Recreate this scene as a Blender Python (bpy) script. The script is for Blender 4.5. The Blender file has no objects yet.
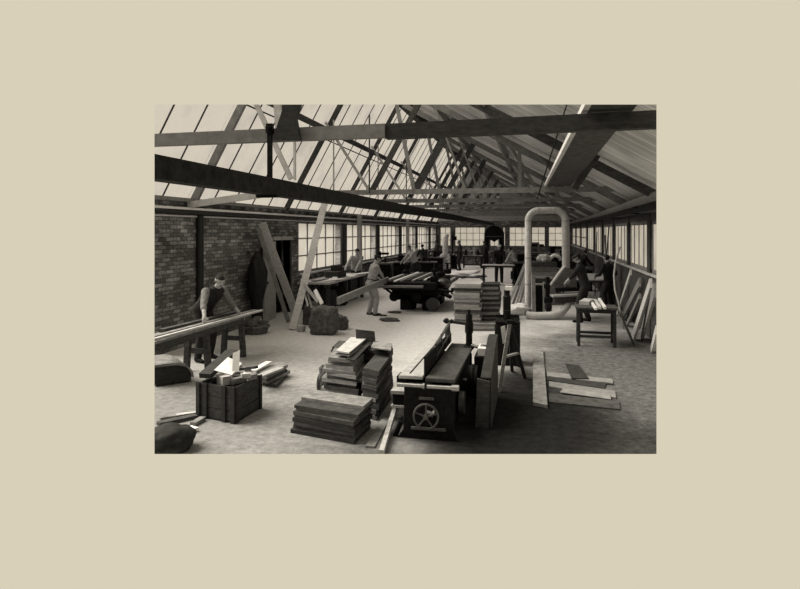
import bpy, bmesh, math, random
from mathutils import Vector, Matrix, noise
from math import pi, sin, cos, radians as R
random.seed(7)
S = bpy.context.scene
COL = S.collection
V = Vector

# ------------------------------------------------------------------ camera
TH = math.atan(135/600); EYE = 2.3; F = 600.0; HZ = 231.0
FWD = V((-sin(TH), cos(TH), 0)); RGT = V((cos(TH), sin(TH), 0)); UP = V((0, 0, 1)); EYEP = V((0, 0, EYE))
cd = bpy.data.cameras.new('camera'); cam = bpy.data.objects.new('camera', cd); COL.objects.link(cam)
cd.sensor_width = 36; cd.sensor_fit = 'HORIZONTAL'; cd.lens = F/800*36
cd.shift_y = -(294.5-HZ)/800
cam.location = EYEP; cam.rotation_euler = (pi/2, 0, TH); cd.clip_end = 300
S.camera = cam
def ray(px, py): return FWD + RGT*((px-400)/F) + UP*((HZ-py)/F)
def dep(px, py, z): return EYEP + ray(px, py)*z
def fl(px, py, h=0.0): return EYEP + ray(px, py)*(F*(EYE-h)/(py-HZ))
def onX(px, py, X): r = ray(px, py); return EYEP + r*(X/r.x)
def onY(px, py, Y): r = ray(px, py); return EYEP + r*(Y/r.y)

# ------------------------------------------------------------------ mesh builder
class MB:
    def __init__(s): s.bm = bmesh.new()
    def box(s, c, size, M=None, bev=0.0):
        m = Matrix.Translation(V(c)) @ (M.to_4x4() if M else Matrix()) @ Matrix.Diagonal((size[0], size[1], size[2], 1))
        t = bmesh.new(); bmesh.ops.create_cube(t, size=1, matrix=m)
        if bev > 0: bmesh.ops.bevel(t, geom=t.edges[:]+t.verts[:], offset=bev, segments=1, affect='EDGES')
        s.add(t); return s
    def lohi(s, a, b, bev=0.0):
        return s.box([(a[i]+b[i])/2 for i in range(3)], [abs(b[i]-a[i]) for i in range(3)], None, bev)
    def add(s, t):
        me = bpy.data.meshes.new('tmp'); t.to_mesh(me); t.free(); s.bm.from_mesh(me); bpy.data.meshes.remove(me)
    def bar(s, a, b, w, h, up=(0, 0, 1), bev=0.0):
        """board from a to b, w across, h along up"""
        a = V(a); b = V(b); d = b-a; L = d.length; d.normalize(); u = V(up)
        x = d.cross(u)
        if x.length < 1e-4: x = d.cross(V((1, 0.01, 0)))
        x.normalize(); z = x.cross(d)
        M = Matrix((x, d, z)).transposed()
        return s.box((a+b)/2, (w, L, h), M, bev)
    def cyl(s, a, b, r, r2=None, n=12, caps=True):
        a = V(a); b = V(b); d = b-a; L = d.length
        q = V((0, 0, 1)).rotation_difference(d)
        t = bmesh.new(); bmesh.ops.create_cone(t, cap_ends=caps, segments=n, radius1=r, radius2=r if r2 is None else r2, depth=L,
            matrix=Matrix.Translation((a+b)/2) @ q.to_matrix().to_4x4())
        s.add(t); return s
    def ball(s, c, r, M=None, n=10):
        sc = (r, r, r) if not hasattr(r, '__len__') else r
        t = bmesh.new(); bmesh.ops.create_uvsphere(t, u_segments=n+4, v_segments=n, radius=1,
            matrix=Matrix.Translation(V(c)) @ (M.to_4x4() if M else Matrix()) @ Matrix.Diagonal((*sc, 1)))
        s.add(t); return s
    def tube(s, pts, r, n=12, rr=None):
        pts = [V(p) for p in pts]; N = len(pts); rings = []; bm = s.bm; u = None
        for i, p in enumerate(pts):
            d = (pts[min(i+1, N-1)]-pts[max(i-1, 0)]).normalized()
            if u is None:
                u = d.cross(V((0, 0, 1)));
                if u.length < 1e-3: u = d.cross(V((1, 0, 0)))
            u = (u-d*u.dot(d)).normalized(); w = d.cross(u)
            q = rr[i] if rr else r
            rings.append([bm.verts.new(p+(u*cos(2*pi*k/n)+w*sin(2*pi*k/n))*q) for k in range(n)])
        for i in range(N-1):
            for k in range(n):
                bm.faces.new((rings[i][k], rings[i][(k+1) % n], rings[i+1][(k+1) % n], rings[i+1][k]))
        bm.faces.new(rings[0][::-1]); bm.faces.new(rings[-1]); return s
    def torus(s, c, R_, r, axis=(0, 0, 1), n=28, m=8):
        q = V((0, 0, 1)).rotation_difference(V(axis)); c = V(c); bm = s.bm
        rg = [[bm.verts.new(c+q @ V(((R_+r*cos(2*pi*j/m))*cos(2*pi*i/n), (R_+r*cos(2*pi*j/m))*sin(2*pi*i/n), r*sin(2*pi*j/m)))) for j in range(m)] for i in range(n)]
        for i in range(n):
            for j in range(m):
                bm.faces.new((rg[i][j], rg[(i+1) % n][j], rg[(i+1) % n][(j+1) % m], rg[i][(j+1) % m]))
        return s
    def prism(s, pts, vec):
        """polygon (3d points) pushed along vec"""
        bm = s.bm; v = V(vec); a = [bm.verts.new(V(p)) for p in pts]; b = [bm.verts.new(V(p)+v) for p in pts]; n = len(a)
        bm.faces.new(a[::-1]); bm.faces.new(b)
        for i in range(n): bm.faces.new((a[i], a[(i+1) % n], b[(i+1) % n], b[i]))
        return s
    def lump(s, c, r, seed=0, amp=.25, n=14, flat=True, boxy=0):
        """soft irregular heap / sack"""
        t = bmesh.new(); bmesh.ops.create_icosphere(t, subdivisions=4, radius=1)
        for v in t.verts:
            p = v.co.copy(); k = 1+amp*noise.noise(p*1.3+V((seed, seed*.7, 0)))+amp*.55*noise.noise(p*3.5+V((seed, 1, seed)))+amp*.25*noise.noise(p*8+V((seed, 5, seed)))
            if boxy: mx = max(abs(p.x), abs(p.y), abs(p.z)); p = p*(1-boxy)+p/mx*.82*boxy
            q = p*k
            if flat and q.z < -.75: q.z = -.75-(q.z+.75)*.05
            v.co = V((q.x*r[0]+c[0], q.y*r[1]+c[1], (q.z+.75)*r[2]+c[2]))
        s.add(t); return s

def trim(bm, keep):
    """keep only the modelled section of the shop: (point, inward normal) planes"""
    for co, no in keep:
        g = bm.verts[:]+bm.edges[:]+bm.faces[:]
        r = bmesh.ops.bisect_plane(bm, geom=g, plane_co=co, plane_no=no, clear_inner=True, dist=1e-5)
        ed = [e for e in r['geom_cut'] if isinstance(e, bmesh.types.BMEdge)]
        if ed:
            try: bmesh.ops.edgeloop_fill(bm, edges=ed)
            except Exception: pass
# the section of the building that stands: two slanting end cuts, the roof cut and the front edge of the floor
def _pl(a, b): n = a.cross(b); n.normalize(); return n
PX0, PX1, PY0, PY1 = 154.5, 656.5, 104.5, 454.0
SECTION = [(EYEP, _pl(UP, ray(PX0, HZ))*-1), (EYEP, _pl(UP, ray(PX1, HZ))), (EYEP, _pl(RGT, ray(400, PY0))*-1), (EYEP, _pl(RGT, ray(400, PY1)))]
_t = ray(400, 300)
SECTION = [(c, n if n.dot(_t) > 0 else -n) for c, n in SECTION]

def obj(name, mb, mat, parent=None, smooth=False, cut=False, bevel=0.0, auto=None):
    bm = mb.bm
    if cut: trim(bm, SECTION)
    if parent is not None:
        off = parent['_o'] if '_o' in parent else (0, 0, 0)
        bmesh.ops.translate(bm, verts=bm.verts[:], vec=-V(off))
    bmesh.ops.recalc_face_normals(bm, faces=bm.faces[:])
    me = bpy.data.meshes.new(name); bm.to_mesh(me); bm.free()
    if isinstance(mat, (list, tuple)):
        for m in mat: me.materials.append(m)
    else: me.materials.append(mat)
    if smooth:
        me.shade_smooth()
        if smooth != 'full':
            try: me.set_sharp_from_angle(angle=R(40))
            except Exception: pass
    o = bpy.data.objects.new(name, me); COL.objects.link(o)
    if parent is not None:
        o.parent = parent; o['_o'] = tuple(parent['_o']) if '_o' in parent else (0., 0., 0.)
    if bevel:
        b = o.modifiers.new('bevel', 'BEVEL'); b.width = bevel; b.segments = 1; b.limit_method = 'ANGLE'
    return o
def tag(o, label=None, cat=None, group=None, kind=None):
    if label: o['label'] = label
    if cat: o['category'] = cat
    if group: o['group'] = group
    if kind: o['kind'] = kind
    return o
def thing(name, label, cat, loc=(0, 0, 0), group=None, rotz=0):
    o = bpy.data.objects.new(name, None); COL.objects.link(o); o.empty_display_size = .1
    o.location = loc; o.rotation_euler = (0, 0, rotz); o['_o'] = tuple(float(x) for x in loc) if rotz == 0 else (0., 0., 0.)
    return tag(o, label, cat, group)
def solo(name, mb, mat, label, cat, group=None, origin=None, **k):
    """a thing that is one mesh; its origin sits at its base"""
    bm = mb.bm
    if k.get('cut'): trim(bm, SECTION); k.pop('cut')
    xs = [v.co for v in bm.verts]
    c = V((sum(v.x for v in xs)/len(xs), sum(v.y for v in xs)/len(xs), min(v.z for v in xs))) if origin is None else V(origin)
    bmesh.ops.translate(bm, verts=bm.verts[:], vec=-c)
    o = obj(name, mb, mat, None, **k); o.location = c
    return tag(o, label, cat, group)
def dup(root, loc, rotz=0, label=None, group=None):
    r = root.copy(); COL.objects.link(r); r.location = loc; r.rotation_euler = (root.rotation_euler[0], root.rotation_euler[1], rotz)
    if label: r['label'] = label
    if group: r['group'] = group
    for ch in list(root.children):
        c = ch.copy(); COL.objects.link(c); c.parent = r
        for g in list(ch.children):
            d = g.copy(); COL.objects.link(d); d.parent = c
    return r
def struct(name, mb, mat, parent=None, **k):
    o = obj(name, mb, mat, parent, **k)
    if parent is None: o['kind'] = 'structure'
    return o

# ------------------------------------------------------------------ materials (grey tones: an old black-and-white plate)
def nodes(name):
    m = bpy.data.materials.new(name); m.use_nodes = True; nt = m.node_tree; nt.nodes.clear()
    o = nt.nodes.new('ShaderNodeOutputMaterial'); return m, nt, o
def N(nt, t, **k):
    n = nt.nodes.new('ShaderNode'+t)
    for a, b in k.items():
        if a.startswith('i_'): n.inputs[a[2:].replace('_', ' ')].default_value = b
        else: setattr(n, a, b)
    return n
def g3(v): return (min(1, v*1.015), v, min(1, v*1.015), 1)
def grain(name, lo, hi, scale=(6, 6, 6), rough=.8, det=4, spec=.25, bump=.15, metal=0, mott=1.5):
    m, nt, o = nodes(name); L = nt.links.new
    tc = N(nt, 'TexCoord'); mp = N(nt, 'Mapping'); mp.inputs['Scale'].default_value = scale; L(tc.outputs['Object'], mp.inputs[0])
    oi = N(nt, 'ObjectInfo'); ad = N(nt, 'VectorMath', operation='ADD'); ml = N(nt, 'VectorMath', operation='SCALE'); ml.inputs[3].default_value = 37
    cb = N(nt, 'CombineXYZ'); L(oi.outputs['Random'], cb.inputs[0]); L(oi.outputs['Random'], cb.inputs[1]); L(cb.outputs[0], ml.inputs[0])
    L(mp.outputs[0], ad.inputs[0]); L(ml.outputs[0], ad.inputs[1])
    n1 = N(nt, 'TexNoise'); n1.inputs['Scale'].default_value = 1; n1.inputs['Detail'].default_value = det; n1.inputs['Roughness'].default_value = .65
    L(ad.outputs[0], n1.inputs['Vector'])
    cr = N(nt, 'ValToRGB'); cr.color_ramp.elements[0].position = .3; cr.color_ramp.elements[1].position = .7
    cr.color_ramp.elements[0].color = g3(lo); cr.color_ramp.elements[1].color = g3(hi); L(n1.outputs['Fac'], cr.inputs[0])
    hs = N(nt, 'HueSaturation'); mr = N(nt, 'MapRange'); mr.inputs['To Min'].default_value = .82; mr.inputs['To Max'].default_value = 1.18
    L(oi.outputs['Random'], mr.inputs[0]); L(mr.outputs[0], hs.inputs['Value']); L(cr.outputs[0], hs.inputs['Color'])
    p = N(nt, 'BsdfPrincipled'); L(hs.outputs[0], p.inputs['Base Color']); p.inputs['Roughness'].default_value = rough; p.inputs['Metallic'].default_value = metal
    p.inputs['Specular IOR Level'].default_value = spec
    if bump:
        b = N(nt, 'Bump'); b.inputs['Strength'].default_value = bump; b.inputs['Distance'].default_value = .01; L(n1.outputs['Fac'], b.inputs['Height']); L(b.outputs[0], p.inputs['Normal'])
    L(p.outputs[0], o.inputs[0]); return m
M = {}
M['wood_pale'] = grain('pale_wood', .30, .52, (9, 9, 40))
M['wood_white'] = grain('planed_white_wood', .55, .75, (9, 9, 40))
M['wood_mid'] = grain('rough_sawn_wood', .10, .27, (8, 8, 45))
M['wood_dark'] = grain('old_dark_wood', .022, .07, (10, 10, 30))
M['crate'] = grain('stained_crate_wood', .014, .055, (10, 10, 30))
M['wood_black'] = grain('blackened_wood', .012, .035, (10, 10, 30))
M['beam_grey'] = grain('weathered_beam', .13, .22, (8, 8, 8))
M['beam_pale'] = grain('limewashed_timber', .28, .42, (6, 6, 6))
M['board_roof'] = None
M['iron'] = grain('black_iron', .004, .014, (25, 25, 25), rough=.6, spec=.06)
M['iron_grey'] = grain('worn_iron', .02, .065, (25, 25, 25), rough=.4, spec=.5)
M['steel'] = grain('bright_steel', .30, .45, (25, 25, 25), rough=.3, spec=.5, metal=.6)
M['tin'] = grain('galvanised_duct', .42, .62, (8, 8, 8), rough=.55, spec=.4, bump=.05)
M['paper'] = grain('white_paper', .62, .74, (14, 14, 14), bump=.05)
M['sack'] = grain('sacking', .03, .12, (14, 14, 14), bump=.6)
M['sack_pale'] = grain('pale_cloth', .25, .5, (14, 14, 14), bump=.5)
M['skin'] = grain('skin', .27, .36, (20, 20, 20), bump=0)
M['shirt_grey'] = grain('grey_shirt', .10, .17, (18, 18, 18), bump=.3)
M['shirt_pale'] = grain('pale_shirt', .28, .45, (18, 18, 18), bump=.3)
M['overall'] = grain('faded_overalls', .22, .34, (14, 14, 14), bump=.4)
M['cloth_dark'] = grain('dark_cloth', .007, .02, (18, 18, 18), bump=.3)
M['hair'] = grain('dark_hair', .008, .02, (30, 30, 30), bump=.3)
M['pipe_black'] = grain('tarred_pipe', .010, .022, (10, 10, 10), rough=.5)
M['shaft'] = grain('boxed_shafting', .004, .022, (12, 12, 12), rough=.8, det=8, spec=.1)

def brick():
    m, nt, o = nodes('brickwork'); L = nt.links.new
    g = N(nt, 'NewGeometry'); sp = N(nt, 'SeparateXYZ'); L(g.outputs['Position'], sp.inputs[0])
    ad = N(nt, 'Math', operation='ADD'); L(sp.outputs[0], ad.inputs[0]); L(sp.outputs[1], ad.inputs[1])
    cb = N(nt, 'CombineXYZ'); L(ad.outputs[0], cb.inputs[0]); L(sp.outputs[2], cb.inputs[1])
    b = N(nt, 'TexBrick'); b.offset = .5; b.inputs['Scale'].default_value = 1; b.inputs['Brick Width'].default_value = .235; b.inputs['Row Height'].default_value = .078
    b.inputs['Mortar Size'].default_value = .008; b.inputs['Bias'].default_value = -.35
    b.inputs['Color1'].default_value = g3(.11); b.inputs['Color2'].default_value = g3(.42); b.inputs['Mortar'].default_value = g3(.07)
    L(cb.outputs[0], b.inputs['Vector'])
    n = N(nt, 'TexNoise'); n.inputs['Scale'].default_value = 1.2; n.inputs['Detail'].default_value = 5; L(cb.outputs[0], n.inputs['Vector'])
    n2 = N(nt, 'TexNoise'); n2.inputs['Scale'].default_value = 22; n2.inputs['Detail'].default_value = 3; L(cb.outputs[0], n2.inputs['Vector'])
    mr = N(nt, 'MapRange'); mr.inputs['From Min'].default_value = .3; mr.inputs['From Max'].default_value = .7; mr.inputs['To Min'].default_value = .45; mr.inputs['To Max'].default_value = 1.35; L(n.outputs['Fac'], mr.inputs[0])
    mr2 = N(nt, 'MapRange'); mr2.inputs['From Min'].default_value = .3; mr2.inputs['From Max'].default_value = .7; mr2.inputs['To Min'].default_value = .6; mr2.inputs['To Max'].default_value = 1.5; L(n2.outputs['Fac'], mr2.inputs[0])
    mu = N(nt, 'Math', operation='MULTIPLY'); L(mr.outputs[0], mu.inputs[0]); L(mr2.outputs[0], mu.inputs[1])
    hs = N(nt, 'HueSaturation'); L(b.outputs['Color'], hs.inputs['Color']); L(mu.outputs[0], hs.inputs['Value'])
    p = N(nt, 'BsdfPrincipled'); p.inputs['Roughness'].default_value = .9; p.inputs['Specular IOR Level'].default_value = .2; L(hs.outputs[0], p.inputs['Base Color'])
    bu = N(nt, 'Bump'); bu.inputs['Strength'].default_value = .5; bu.inputs['Distance'].default_value = .02; bu.invert = True; L(b.outputs['Fac'], bu.inputs['Height']); L(bu.outputs[0], p.inputs['Normal'])
    L(p.outputs[0], o.inputs[0]); return m
M['brick'] = brick()

def roofboards():
    m, nt, o = nodes('roof_boarding'); L = nt.links.new
    g = N(nt, 'NewGeometry'); sp = N(nt, 'SeparateXYZ'); L(g.outputs['Position'], sp.inputs[0])
    w = N(nt, 'Math', operation='MULTIPLY'); w.inputs[1].default_value = 1/.14; L(sp.outputs[1], w.inputs[0])
    fr = N(nt, 'Math', operation='FRACT'); L(w.outputs[0], fr.inputs[0])
    gt = N(nt, 'Math', operation='GREATER_THAN'); gt.inputs[1].default_value = .1; L(fr.outputs[0], gt.inputs[0])
    flr = N(nt, 'Math', operation='FLOOR'); L(w.outputs[0], flr.inputs[0])
    wn = N(nt, 'TexWhiteNoise', noise_dimensions='1D'); L(flr.outputs[0], wn.inputs['W'])
    mr = N(nt, 'MapRange'); mr.inputs['To Min'].default_value = .52; mr.inputs['To Max'].default_value = .74; L(wn.outputs['Value'], mr.inputs[0])
    n = N(nt, 'TexNoise'); n.inputs['Scale'].default_value = 1.1; n.inputs['Detail'].default_value = 4; L(g.outputs['Position'], n.inputs['Vector'])
    m2 = N(nt, 'MapRange'); m2.inputs['From Min'].default_value = .3; m2.inputs['From Max'].default_value = .7; m2.inputs['To Min'].default_value = .7; m2.inputs['To Max'].default_value = 1.2; L(n.outputs['Fac'], m2.inputs[0])
    m3 = N(nt, 'MapRange'); m3.inputs['To Min'].default_value = .25; m3.inputs['To Max'].default_value = 1; L(gt.outputs[0], m3.inputs[0])
    a = N(nt, 'Math', operation='MULTIPLY'); L(mr.outputs[0], a.inputs[0]); L(m2.outputs[0], a.inputs[1])
    b = N(nt, 'Math', operation='MULTIPLY'); L(a.outputs[0], b.inputs[0]); L(m3.outputs[0], b.inputs[1])
    c = N(nt, 'CombineColor'); [L(b.outputs[0], c.inputs[i]) for i in range(3)]
    p = N(nt, 'BsdfPrincipled'); p.inputs['Roughness'].default_value = .85; L(c.outputs[0], p.inputs['Base Color']); L(p.outputs[0], o.inputs[0]); return m
M['board_roof'] = roofboards()

def floor_mat():
    # trodden boards under pale sawdust; darker blotches at the right, front and by the planer
    m, nt, o = nodes('sawdust_floor'); L = nt.links.new
    g = N(nt, 'NewGeometry')
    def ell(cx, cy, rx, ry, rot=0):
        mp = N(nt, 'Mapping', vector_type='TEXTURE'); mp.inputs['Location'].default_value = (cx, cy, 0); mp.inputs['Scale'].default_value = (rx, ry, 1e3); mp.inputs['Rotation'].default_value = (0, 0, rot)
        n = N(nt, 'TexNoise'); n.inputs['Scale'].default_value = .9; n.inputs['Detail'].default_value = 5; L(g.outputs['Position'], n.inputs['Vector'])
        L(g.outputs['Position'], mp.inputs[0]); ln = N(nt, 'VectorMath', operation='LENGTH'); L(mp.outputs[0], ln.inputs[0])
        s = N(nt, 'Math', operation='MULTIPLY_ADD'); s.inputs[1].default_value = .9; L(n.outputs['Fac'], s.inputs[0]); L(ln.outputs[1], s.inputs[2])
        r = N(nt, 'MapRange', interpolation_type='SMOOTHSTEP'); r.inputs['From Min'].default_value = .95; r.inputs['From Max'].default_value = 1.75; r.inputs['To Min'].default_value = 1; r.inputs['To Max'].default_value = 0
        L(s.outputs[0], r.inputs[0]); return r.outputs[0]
    n = N(nt, 'TexNoise'); n.inputs['Scale'].default_value = 9; n.inputs['Detail'].default_value = 10; n.inputs['Roughness'].default_value = .8; L(g.outputs['Position'], n.inputs['Vector'])
    cr = N(nt, 'ValToRGB'); e = cr.color_ramp.elements; e[0].position = .33; e[1].position = .66; e[0].color = g3(.40); e[1].color = g3(.60); L(n.outputs['Fac'], cr.inputs[0])
    cur = cr.outputs[0]
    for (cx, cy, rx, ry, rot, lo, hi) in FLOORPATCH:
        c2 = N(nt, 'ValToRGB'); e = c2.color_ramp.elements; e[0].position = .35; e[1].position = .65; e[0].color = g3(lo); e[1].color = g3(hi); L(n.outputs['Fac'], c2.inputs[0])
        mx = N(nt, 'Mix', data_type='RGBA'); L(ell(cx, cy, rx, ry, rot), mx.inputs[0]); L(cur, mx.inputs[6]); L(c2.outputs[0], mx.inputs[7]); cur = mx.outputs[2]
    p = N(nt, 'BsdfPrincipled'); p.inputs['Roughness'].default_value = .9; p.inputs['Specular IOR Level'].default_value = .05; L(cur, p.inputs['Base Color'])
    nb = N(nt, 'TexNoise'); nb.inputs['Scale'].default_value = 14; nb.inputs['Detail'].default_value = 6; L(g.outputs['Position'], nb.inputs['Vector'])
    bu = N(nt, 'Bump'); bu.inputs['Strength'].default_value = .5; bu.inputs['Distance'].default_value = .02; L(nb.outputs['Fac'], bu.inputs['Height']); L(bu.outputs[0], p.inputs['Normal'])
    L(p.outputs[0], o.inputs[0]); return m
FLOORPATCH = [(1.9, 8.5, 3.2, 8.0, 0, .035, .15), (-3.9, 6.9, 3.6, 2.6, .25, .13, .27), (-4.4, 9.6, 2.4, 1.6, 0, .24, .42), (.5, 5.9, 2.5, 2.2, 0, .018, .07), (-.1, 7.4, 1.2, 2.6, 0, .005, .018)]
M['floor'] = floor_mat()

def glass(name, dirt_lo, dirt_hi, tr, sc=.6, frost=.5):
    m, nt, o = nodes(name); L = nt.links.new
    g = N(nt, 'NewGeometry'); n = N(nt, 'TexNoise'); n.inputs['Scale'].default_value = sc; n.inputs['Detail'].default_value = 5; n.inputs['Roughness'].default_value = .6; L(g.outputs['Position'], n.inputs['Vector'])
    mr = N(nt, 'MapRange'); mr.inputs['From Min'].default_value = .35; mr.inputs['From Max'].default_value = .65; mr.inputs['To Min'].default_value = dirt_lo; mr.inputs['To Max'].default_value = dirt_hi; L(n.outputs['Fac'], mr.inputs[0])
    t = N(nt, 'BsdfTransparent'); t.inputs[0].default_value = g3(tr)
    d = N(nt, 'BsdfTranslucent'); d.inputs[0].default_value = g3(frost)
    mx = N(nt, 'MixShader'); L(mr.outputs[0], mx.inputs[0]); L(t.outputs[0], mx.inputs[1]); L(d.outputs[0], mx.inputs[2])
    gl = N(nt, 'BsdfGlossy'); gl.inputs['Roughness'].default_value = .25; m2 = N(nt, 'MixShader'); m2.inputs[0].default_value = .03; L(mx.outputs[0], m2.inputs[1]); L(gl.outputs[0], m2.inputs[2])
    L(m2.outputs[0], o.inputs[0]); return m
M['roof_glass'] = glass('grimy_roof_glass', .15, .62, .97, sc=.9, frost=.27)
M['win_glass'] = glass('window_glass', .05, .25, .93, 1.5)
# ------------------------------------------------------------------ shell
WX, RX, BY = -6.8, 2.42, 42.0          # left wall, right wall, back wall
WT = 2.92                               # top of the left wall
HR = lambda X: EYE+4.7-(X+4.53)*math.tan(R(30))   # underside of the boarded slope
RGX, RGZ = -4.53, EYE+4.7               # ridge
TIEZ = EYE+.97                          # underside of the ties
TRY = [15.5, 20.2, 24.9, 29.6, 34.3, 39.0]

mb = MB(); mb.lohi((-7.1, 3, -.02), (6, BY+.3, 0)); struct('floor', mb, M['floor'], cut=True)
# left wall: brick, with the door and six window openings
WINS = [(16.55, 20.65), (21.2, 25.5), (25.95, 30.1), (30.5, 34.45), (34.85, 38.9), (39.3, 41.85)]
SILL, HEAD = 1.04, 2.60
DOOR = (14.85, 15.95)
mb = MB(); T = .25
mb.lohi((WX-T, 6, 0), (WX, DOOR[0], WT)); mb.lohi((WX-T, DOOR[0], 2.05), (WX, DOOR[1], WT)); mb.lohi((WX-T, DOOR[1], 0), (WX, WINS[0][0], WT))
mb.lohi((WX-T, WINS[0][0], 0), (WX, BY, SILL)); mb.lohi((WX-T, WINS[0][0], HEAD), (WX, BY, WT))
e = [w for w in WINS]+[(BY, BY)]
for i in range(len(WINS)): mb.lohi((WX-T, WINS[i][1], SILL), (WX, e[i+1][0], HEAD))
struct('wall_left', mb, M['brick'], cut=True)
def window(idx, plane, a, b, z0, z1, cols, rows, fm='beam_grey', side=1, bw=.035, dw=.09):
    """framed multi-pane window; plane 'X' (runs along Y) or 'Y' (runs along X)"""
    px, pos = plane
    P = (lambda u, z, d=0: V((pos+d, u, z))) if px == 'X' else (lambda u, z, d=0: V((u, pos+d, z)))
    f = MB(); n = (1, 0, 0) if px == 'X' else (0, 1, 0)
    for z in (z0+.04, z1-.04): f.bar(P(a, z), P(b, z), dw, .08)
    for u in (a+.04, b-.04): f.bar(P(u, z0), P(u, z1), .08, dw, up=n)
    o = struct('window_%d' % idx, f, M[fm], cut=True)
    g = MB()
    for i in range(1, cols): u = a+(b-a)*i/cols; g.bar(P(u, z0), P(u, z1), bw, min(dw, .05), up=n)
    for j in range(1, rows): z = z0+(z1-z0)*j/rows; g.bar(P(a, z), P(b, z), .05, bw)
    obj('glazing_bars', g, M[fm], o, cut=True)
    p = MB(); p.bar(P(a, (z0+z1)/2), P(b, (z0+z1)/2), .008, z1-z0-.02); obj('pane', p, M['win_glass'], o, cut=True)
    return o
wi = 1
for (a, b) in WINS: window(wi, ('X', WX-.03), a, b, SILL, HEAD, 5, 3, 'beam_grey', dw=.04); wi += 1
sl = MB(); sl.lohi((WX-.02, WINS[0][0], SILL-.05), (WX+.09, BY, SILL)); struct('trim_1', sl, M['beam_pale'], cut=True)
tp = MB(); tp.lohi((WX, 6, 2.58), (WX+.05, BY, 2.61)); struct('trim_2', tp, M['wood_white'], cut=True)
tp = MB(); tp.lohi((WX, 6, 2.72), (WX+.13, BY, 2.765)); struct('trim_3', tp, M['paper'], cut=True)  # white strip stands in for the highlight along the wall pipe
# door leaf, standing ajar
mb = MB(); mb.lohi((WX-.2, DOOR[0]-.06, 2.05), (WX+.05, DOOR[1]+.1, 2.15)); struct('trim_60', mb, M['beam_pale']); mb = MB(); mb.lohi((WX-.2, DOOR[1], 0), (WX+.03, DOOR[1]+.08, 2.05)); struct('trim_4', mb, M['wood_dark'])
d = MB(); h = V((WX+.04, DOOR[0]-.02, 0)); dr = V((.14, -1, 0)).normalized(); d.prism([h, h+dr*.98, h+dr*.98+V((0, 0, 2.02)), h+V((0, 0, 2.02))], V((.04, .012, 0)))
dl = struct('door_1', d, M['beam_pale'])
q = MB(); q.bar(h+dr*.88+V((.05, 0, 1.0)), h+dr*.88+V((.11, .02, 1.0)), .05, .05); obj('door_handle', q, M['iron'], dl)
q = MB()
for z in (.3, 1.0, 1.7): q.bar(h+dr*.05+V((.055, 0, z)), h+dr*.93+V((.055, 0, z)), .02, .12)
obj('ledge', q, M['beam_pale'], dl)
mb = MB(); mb.lohi((WX-1.4, DOOR[0]-.5, 0), (WX-1.3, DOOR[1]+.6, 2.5)); mb.lohi((WX-1.4, DOOR[0]-.5, 2.1), (WX-T, DOOR[1]+.6, 2.2)); mb.lohi((WX-1.4, DOOR[1]+.5, 0), (WX-T, DOOR[1]+.6, 2.2)); mb.lohi((WX-1.4, DOOR[0]-.5, 0), (WX-T, DOOR[0]-.4, 2.2)); mb.lohi((WX-1.4, DOOR[0]-.5, -.02), (WX-T, DOOR[1]+.6, 0)); struct('wall_passage', mb, M['wood_dark'])
# brick and timber piers on the inside of the left wall
for i, y in enumerate([20.95, 25.75, 30.3, 34.65, 39.1]):
    mb = MB(); mb.lohi((WX, y-.20, 0), (WX+.04, y+.20, HEAD)); struct('trim_%d' % (5+i), mb, M['wood_dark'])

# back wall with its band of windows, brick below
mb = MB(); bx0, bx1 = WX, 6.0
mb.lohi((bx0, BY, 0), (RX, BY+.25, 1.2)); mb.lohi((bx0, BY, 2.62), (RX, BY+.25, 3.0))
BW = [(-6.6, -5.75), (-5.55, -3.35), (-3.1, -2.4), (-2.22, -1.95), (-1.78, -.42), (-.28, .72), (.85, 2.34)]
ed = [bx0]+[v for w in BW for v in w]+[RX]
for i in range(0, len(ed), 2): mb.lohi((ed[i], BY, 1.2), (ed[i+1], BY+.25, 2.62))
struct('wall_back', mb, M['brick'])
for (a, b) in BW: window(wi, ('Y', BY+.1), a, b, 1.2 if b-a > .7 else 1.2, 2.62, max(2, int((b-a)/.42)), 3, 'beam_grey', bw=.03); wi += 1
# gable over the back wall, boarded
mb = MB(); mb.prism([(WX, BY, 3.0), (RX, BY, 3.0), (RX, BY, HR(RX)), (RGX, BY, RGZ)], (0, .1, 0)); struct('wall_gable', mb, M['beam_pale'])

# right wall: posts, sill wall and big openings of glass
RS, RH = 1.40, 2.52
posts = [13.9, 16.9, 20.0, 23.2, 26.4, 30.0, 34.0, 38.0, 41.8]
mb = MB(); mb.lohi((RX, 9, 0), (RX+.06, BY, RS)); mb.lohi((RX, 9, RH), (RX+.06, BY, HR(RX)))
struct('wall_right', mb, M['wood_dark'], cut=True)
for i in range(len(posts)-1):
    window(wi, ('X', RX+.03), posts[i]+.18, posts[i+1]-.18, RS, RH, 4 if i < 4 else 3, 1 if i < 5 else 2, 'beam_grey', bw=.04, dw=.02); wi += 1
window(wi, ('X', RX+.03), 10.9, posts[0]-.18, RS, RH, 4, 1, 'beam_grey', bw=.04, dw=.02); wi += 1
for i, y in enumerate(posts):
    mb = MB(); mb.lohi((RX-.02, y-.17, 0), (RX+.06, y+.17, RH+.3)); struct('trim_%d' % (20+i), mb, M['wood_dark'], cut=True)
mb = MB(); mb.lohi((RX-.06, 9, RS-.05), (RX, BY, RS)); struct('trim_30', mb, M['beam_pale'], cut=True)

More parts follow.
